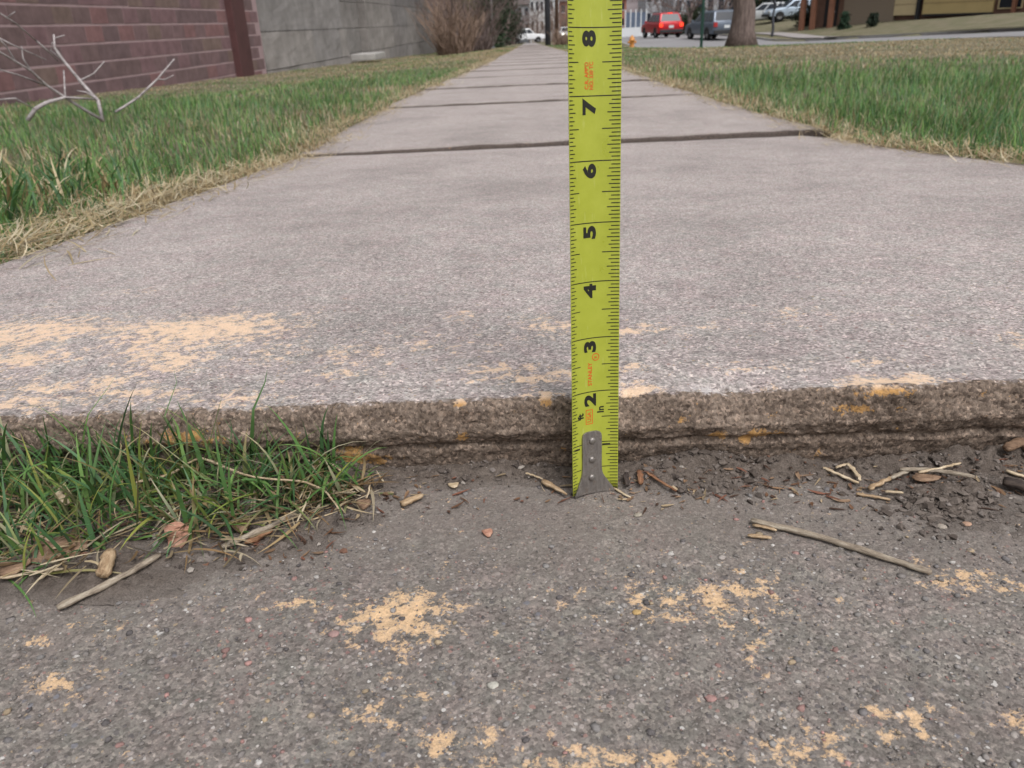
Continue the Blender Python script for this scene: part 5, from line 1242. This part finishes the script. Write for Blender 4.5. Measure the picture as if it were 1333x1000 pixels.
def evergreen(name, label, p, h, w, n, col, seed, conical=False, cat='shrub'):
    g = np.random.default_rng(seed); e = empty(name, p, 0, label=label, category=cat)
    m = MB(); m.tube([(0, 0, -0.2), (0, 0, h * 0.6), (0, 0, h * 0.92)], [0.09, 0.06, 0.02], 7); m.build('trunk', M['treebark'], e, True)
    nc = 40; cz_ = g.uniform(0.05, 1, nc); ca = g.uniform(0, 6.28, nc); rmax = w / 2 * (np.sqrt(np.clip(1 - (cz_ * 2 - 0.85) ** 2 / 1.4, 0.05, 1)) if not conical else (1.05 - cz_))
    cr = rmax * g.uniform(0.3, 1, nc); cc = np.stack([cr * np.cos(ca), cr * np.sin(ca), cz_ * h * 0.95], -1)
    k = g.integers(0, nc, n); P = cc[k] + g.normal(0, 0.13 * w, (n, 3)) * np.array([1, 1, 0.8]); P[:, 2] = np.clip(P[:, 2], 0.03, h)
    d = g.normal(0, 1, (n, 3)); d[:, 2] += 0.3; d /= np.linalg.norm(d, axis=1)[:, None]; s = np.cross(d, g.normal(0, 1, (n, 3))); s /= np.linalg.norm(s, axis=1)[:, None]
    L = g.uniform(0.05, 0.13, n)[:, None] * (1 + h * 0.15)
    V = np.stack([P - d * L, P + s * L * 0.35, P + d * L, P - s * L * 0.35], 1).reshape(-1, 3); Q = np.arange(n * 4).reshape(n, 4)
    tint = (0.75 + 0.5 * g.random(nc))[k][:, None] * g.uniform(0.7, 1.25, (n, 1)); K = np.repeat(np.array(col)[None] * tint, 4, 0)
    obj('crown', np_mesh('crown', V, Q, None, None, {'col': K}, False), M['foliage'], e); return e
bare_shrub('bare_shrub', 'bare brown shrub against the end of the stone wall', ground_at(592, 34), 1.9, 1.9, 120, M['redtwigs'], 5)
bare_shrub('bare_shrub', 'low tangled brown shrub leaning over the verge by the sidewalk', ground_at(622, 36), 1.0, 1.3, 80, M['twigs'], 6)
bare_shrub('bare_shrub', 'low reddish shrub at the foot of the utility poles', ground_at(732, 46), 0.75, 1.5, 80, M['redtwigs'], 7)
bare_tree('bare_tree', 'bare multi-stemmed tree rising behind the brown shrub at the wall end', ground_at(588, 42), 8, 0.16, M['twigs'], 4, 0.6, 'tree', 0.15, 4, 21)
evergreen('evergreen_bush', 'dark evergreen bush behind the brown shrubs', ground_at(620, 50), 3.6, 2.6, 5000, (0.035, 0.06, 0.026), 31)
evergreen('evergreen_bush', 'tall dark evergreen bush next to the thin grey post', ground_at(636, 56), 4.2, 2.2, 5000, (0.03, 0.055, 0.028), 32)
evergreen('evergreen_bush', 'yellow-green bush between bare shrub and evergreens', ground_at(612, 45), 2.4, 1.3, 2200, (0.10, 0.11, 0.03), 33)
for i, (px, Y, h, lab) in enumerate(((655, 74, 7, 'bare grey-brown tree along the sidewalk past the evergreens'), (668, 96, 9, 'bare tree just short of the white pickup'), (700, 150, 10, 'bare tree behind the pickup beyond the cross street'), (722, 160, 10, 'bare tree framed by the two utility poles'), (742, 150, 11, 'bare reddish tree behind the approaching pale car'), (880, 84, 9, 'bare tree standing past the red SUV'), (897, 78, 8, 'bare tree above the dark hedge across the street'), (942, 74, 9, 'bare tree behind the blue-grey SUV'), (858, 120, 9, 'bare tree behind the red SUV near the blue panels'))):
    bare_tree('bare_tree', lab, ground_at(px, Y), h, 0.16, M['twigs'], 4, 0.6, 'tree', 0.1, 4, 40 + i, trunk_frac=0.3)
evergreen('hedge_shrub', 'dark rounded hedge shrub by the street past the red SUV', ground_at(893, 88), 1.7, 3.4, 3200, (0.032, 0.045, 0.022), 51)
evergreen('hedge_shrub', 'dark rounded shrub behind the blue-grey SUV', ground_at(906, 84), 2.2, 3.0, 3200, (0.032, 0.045, 0.022), 52)
evergreen('conifer', 'dark conifer behind the parked silver vehicles', ground_at(1000, 90), 8, 6, 6000, (0.022, 0.042, 0.02), 53, True, 'tree')
evergreen('conifer', 'dark conifer behind the drive beside the brown house', ground_at(1028, 88), 8.5, 6, 6000, (0.02, 0.036, 0.02), 54, True, 'tree')
evergreen('hedge_shrub', 'dark shrub beside the corner of the brown house', ground_at(1050, 64), 1.3, 1.8, 1800, (0.028, 0.034, 0.022), 55)
evergreen('yard_shrub', 'small pointed evergreen against the brown house wall', ground_at(1098, 55), 0.95, 0.6, 1500, (0.03, 0.06, 0.035), 56, True)
evergreen('yard_shrub', 'small dark shrub against the tan brick house wall', ground_at(1135, 53), 0.7, 0.6, 1200, (0.03, 0.045, 0.03), 57)
bare_tree('young_tree', 'thin young tree trunk in front of the parked silver SUV', ground_at(1006, 56), 5, 0.09, M['pole'], 3, 0.5, 'tree', 0.6, 3, 71, False)

# ------------------------------------------------------------------ houses and far buildings
M['brownwood'] = plain('brown_siding', (0.20, 0.115, 0.085), 0.85, 0.12, 2.0)
M['post'] = plain('red_brown_post', (0.26, 0.12, 0.075), 0.8, 0.1, 2.0)
M['tanbrick'] = plain('tan_brick', (0.27, 0.215, 0.165), 0.95, 0.2, 30.0)
M['yellow'] = plain('cream_yellow_panel', (0.56, 0.43, 0.205), 0.8, 0.05, 1.5)
M['cream'] = plain('cream_door', (0.62, 0.50, 0.30), 0.8, 0.05, 1.5)
M['roof'] = plain('roof_shingle', (0.10, 0.085, 0.08), 0.95, 0.2, 12.0)
def house():
    p0 = at(1052, 20, 60.0); A = Vector((p0.x, 60.0)); q0 = at(1345, 10, 46.0); Bp = Vector((q0.x + 4, 45.0)); d = (Bp - A); L = d.length; rz = math.atan2(d.y, d.x)
    z0 = float(gz(p0.x, 60.0)); h = empty('house', (A.x, A.y, z0), rz, label='brown and yellow single-storey house across the street', category='house')
    def X(px):   # distance along the front for a photo column
        r = ray(px, 15); r2 = Vector((r.x, r.y)); t = (A.x * d.y - A.y * d.x) / (r2.x * d.y - r2.y * d.x); P = r2 * t; return (P - A).dot(d.normalized())
    def gb(x): w_ = A + d.normalized() * x; return float(gz(w_.x, w_.y)) - z0
    m = MB(); m.box((L / 2, 3.6, 1.3), (L, 6.8, 3.6)); m.build('wall', M['brownwood'], h)
    a, b = X(1098), X(1164); m = MB(); m.box(((a + b) / 2, 0.12, 1.35), (b - a, 0.3, 3.5)); m.build('brick_front', M['tanbrick'], h)
    for k, (pa, pb, mt) in enumerate(((1164, 1193, 'cream'), (1201, 1292, 'yellow'))):
        a, b = X(pa), X(pb); zb = at((pa + pb) / 2, 20 if k == 0 else 17.5, (A + d.normalized() * (a + b) / 2).y).z - z0
        m = MB(); m.box(((a + b) / 2, 0.02, zb + 1.2), (b - a, 0.16, 2.4), bevel=0.01); g = m.build('garage_panel', M[mt], h)
        for j in range(3):
            m = MB(); m.box(((a + b) / 2, -0.072, zb + 0.6 * (j + 1)), (b - a - 0.04, 0.02, 0.02)); m.build('panel_seam', M['brownwood'], g)
    a, b = X(1203), X(1292); zb = at(1247, 18.5, (A + d.normalized() * (a + b) / 2).y).z - z0
    m = MB(); m.box(((a + b) / 2, -0.04, zb), (b - a, 0.22, 0.10)); m.build('sill', M['trim'], h)
    for px in (1052, 1066, 1089, 1196, 1320):
        a = X(px); m = MB(); m.box((a, -0.55 if px < 1150 else -0.1, 1.4), (0.30 if px < 1190 else 0.18, 0.25, 3.2), bevel=0.01); m.build('post', M['post'] if px != 1196 else M['trim'], h)
    a = X(1080); m = MB(); m.box((a, 0.17, 1.0), (0.95, 0.08, 2.1), bevel=0.01); dr = m.build('door', M['trim'], h)
    m = MB(); m.tube([(a + 0.35, 0.12, 1.0), (a + 0.35, 0.06, 1.0)], 0.03, 8); m.build('handle', M['steelgrey'], dr)
    a = X(1312); m = MB(); m.box((a, 0.17, 1.5), (1.2, 0.08, 1.2), bevel=0.01); wd = m.build('window', M['glass'], h)
    m = MB()
    for s in (-1, 1): m.box((a + s * 0.62, 0.14, 1.5), (0.06, 0.1, 1.3)); m.box((a, 0.14, 1.5 + s * 0.63), (1.3, 0.1, 0.06))
    m.build('frame', M['cream'], wd)
    m = MB(); m.prism([(-0.6, -1.0, 3.05), (-0.6, -1.0, 3.2), (-0.6, 3.6, 4.6), (-0.6, 8.0, 3.2), (-0.6, 8.0, 3.05)], (L + 1.2, 0, 0)); m.build('roof', M['roof'], h)
house()
M['white'] = plain('white_render', (0.60, 0.62, 0.64), 0.9, 0.08, 0.6); M['redroof'] = plain('red_roof', (0.26, 0.09, 0.075), 0.9, 0.12, 2.0); M['bluepanel'] = plain('blue_grey_panel', (0.10, 0.13, 0.19), 0.6, 0.15, 0.8); M['greywall'] = plain('grey_render', (0.36, 0.375, 0.40), 0.9, 0.08, 0.6); M['brickred'] = plain('red_brick_far', (0.30, 0.13, 0.10), 0.9, 0.15, 2.0)
def building(px0, px1, Y, h, mat, roofm, label, rows=2, cols=5, depth=10, lift=0.0):
    a = at(px0, 30, Y); b = at(px1, 30, Y); W = b.x - a.x; z = float(gz((a.x + b.x) / 2, Y)) + lift
    e = empty('building', ((a.x + b.x) / 2, Y, z), 0, label=label, category='building')
    m = MB(); m.box((0, depth / 2, h / 2 - 1), (W, depth, h + 2)); m.build('wall', mat, e)
    m = MB(); m.prism([(-W / 2 - 0.4, -0.5, h), (-W / 2 - 0.4, depth / 2, h + 1.6), (-W / 2 - 0.4, depth + 0.5, h)], (W + 0.8, 0, 0)); m.build('roof', roofm, e)
    for r in range(rows):
        for c in range(cols):
            x = -W / 2 + W * (c + 0.5) / cols; zz = h * (r + 0.55) / rows
            m = MB(); m.box((x, -0.02, zz), (W / cols * 0.5, 0.10, h / rows * 0.45)); w_ = m.build('window', M['glass'], e)
            m = MB(); m.box((x, -0.10, zz - h / rows * 0.245), (W / cols * 0.56, 0.12, 0.12)); m.build('sill', M['white'], w_)
    return e
building(690, 728, 185, 7.5, M['white'], M['redroof'], 'white building with red roof at the far end of the street', 2, 6, 12, 1.0)
building(640, 690, 200, 6.5, M['greywall'], M['roof'], 'grey building behind the bare trees left of the pickup', 2, 6, 12, 1.5)
building(728, 815, 200, 6.5, M['brickred'], M['roof'], 'red brick building hidden behind the tape', 2, 8, 12, 1.5)
building(840, 876, 125, 5.0, M['greywall'], M['redroof'], 'pale building with red-brown roof straight behind the red SUV', 2, 4, 9, 1.0)
building(876, 985, 100, 5.5, M['greywall'], M['roof'], 'long grey building behind the bare trees across the street', 2, 8, 9, 0.5)
building(985, 1065, 104, 6, M['brownwood'], M['roof'], 'dim brown building behind the conifers', 2, 5, 9, 0.3)
# blue fence and retaining wall at the bend
a = at(814, 30, 100); b = at(841, 30, 100); e = empty('panel_fence', (a.x, 100, float(gz(a.x, 100)) + 0.9), 0, label='blue-grey panel fence with white posts behind the hydrant', category='fence')
nP = 4; Wf = (b.x - a.x) / nP
for k in range(nP):
    m = MB(); m.box((Wf * (k + 0.5), 0, 0.8), (Wf - 0.12, 0.06, 1.6)); m.build('panel', M['bluepanel'], e)
for k in range(nP + 1):
    m = MB(); m.box((Wf * k, -0.02, 0.7), (0.12, 0.12, 2.4)); m.build('post', M['white'], e)
m = MB(); m.box((Wf * nP / 2, 0.05, -0.6), (Wf * nP + 1, 0.3, 1.3)); m.build('base_wall', M['white'], e)
# hill closing the view
def hill():
    az = np.linspace(math.radians(35), math.radians(150), 90); P = []
    for r_, k in ((230, 0.0), (260, 0.55), (300, 0.9), (350, 1.0), (420, 0.5)):
        for t in az:
            hgt = 20 * (1 + 0.35 * float(fbm(t * 6, 0.3 * k, 3, 400)))
            P.append((r_ * math.cos(t), r_ * math.sin(t), -7 + hgt * k))
    t = NT('wooded_hillside'); n1 = t.noise(t.pos(1.0), 0.25, 6, 0.7); mat = t.done(t.ramp(n1, [(0.3, (0.10, 0.085, 0.085)), (0.7, (0.21, 0.18, 0.185))]), 1.0, None, 0, 0.1)
    obj('hill', np_mesh('hill', P, grid_quads(5, 90)), mat, None, kind='structure', label='brown wooded hillside closing the view')
hill()
# denser planting between the stone wall and the pickup
for i, (px, Y, h, w, col, lab) in enumerate(((604, 62, 6.0, 4.2, (0.045, 0.055, 0.032), 'tall dull evergreen behind the end of the stone wall'), (628, 70, 6.5, 3.6, (0.03, 0.05, 0.026), 'tall dark evergreen rising above the clipped bushes'), (648, 82, 4.6, 3.4, (0.04, 0.05, 0.03), 'dull evergreen further along the sidewalk before the pickup'), (663, 104, 4.2, 3.2, (0.05, 0.045, 0.04), 'dark shrub mass touching the rear of the white pickup'))):
    evergreen('evergreen_tree', lab, ground_at(px, Y), h, w, 4500, col, 80 + i, False, 'tree')
for i, (px, Y, h, w, lab) in enumerate(((580, 52, 4.5, 4.0, 'tall thicket of bare brown stems over the end of the stone wall'), (655, 92, 4.0, 3.0, 'thicket of bare stems along the sidewalk near the pickup'), (750, 118, 5.0, 6.0, 'bare reddish thicket behind the approaching pale car'), (706, 165, 5.5, 8.0, 'bare reddish thicket beyond the cross street'))):
    bare_shrub('bare_thicket', lab, ground_at(px, Y), h, w, 160, M['redtwigs'] if i != 1 else M['twigs'], 90 + i)
bare_shrub('bare_thicket', 'tangled bare brush in front of the dark evergreens past the wall', ground_at(607, 40), 3.0, 2.6, 170, M['twigs'], 97)
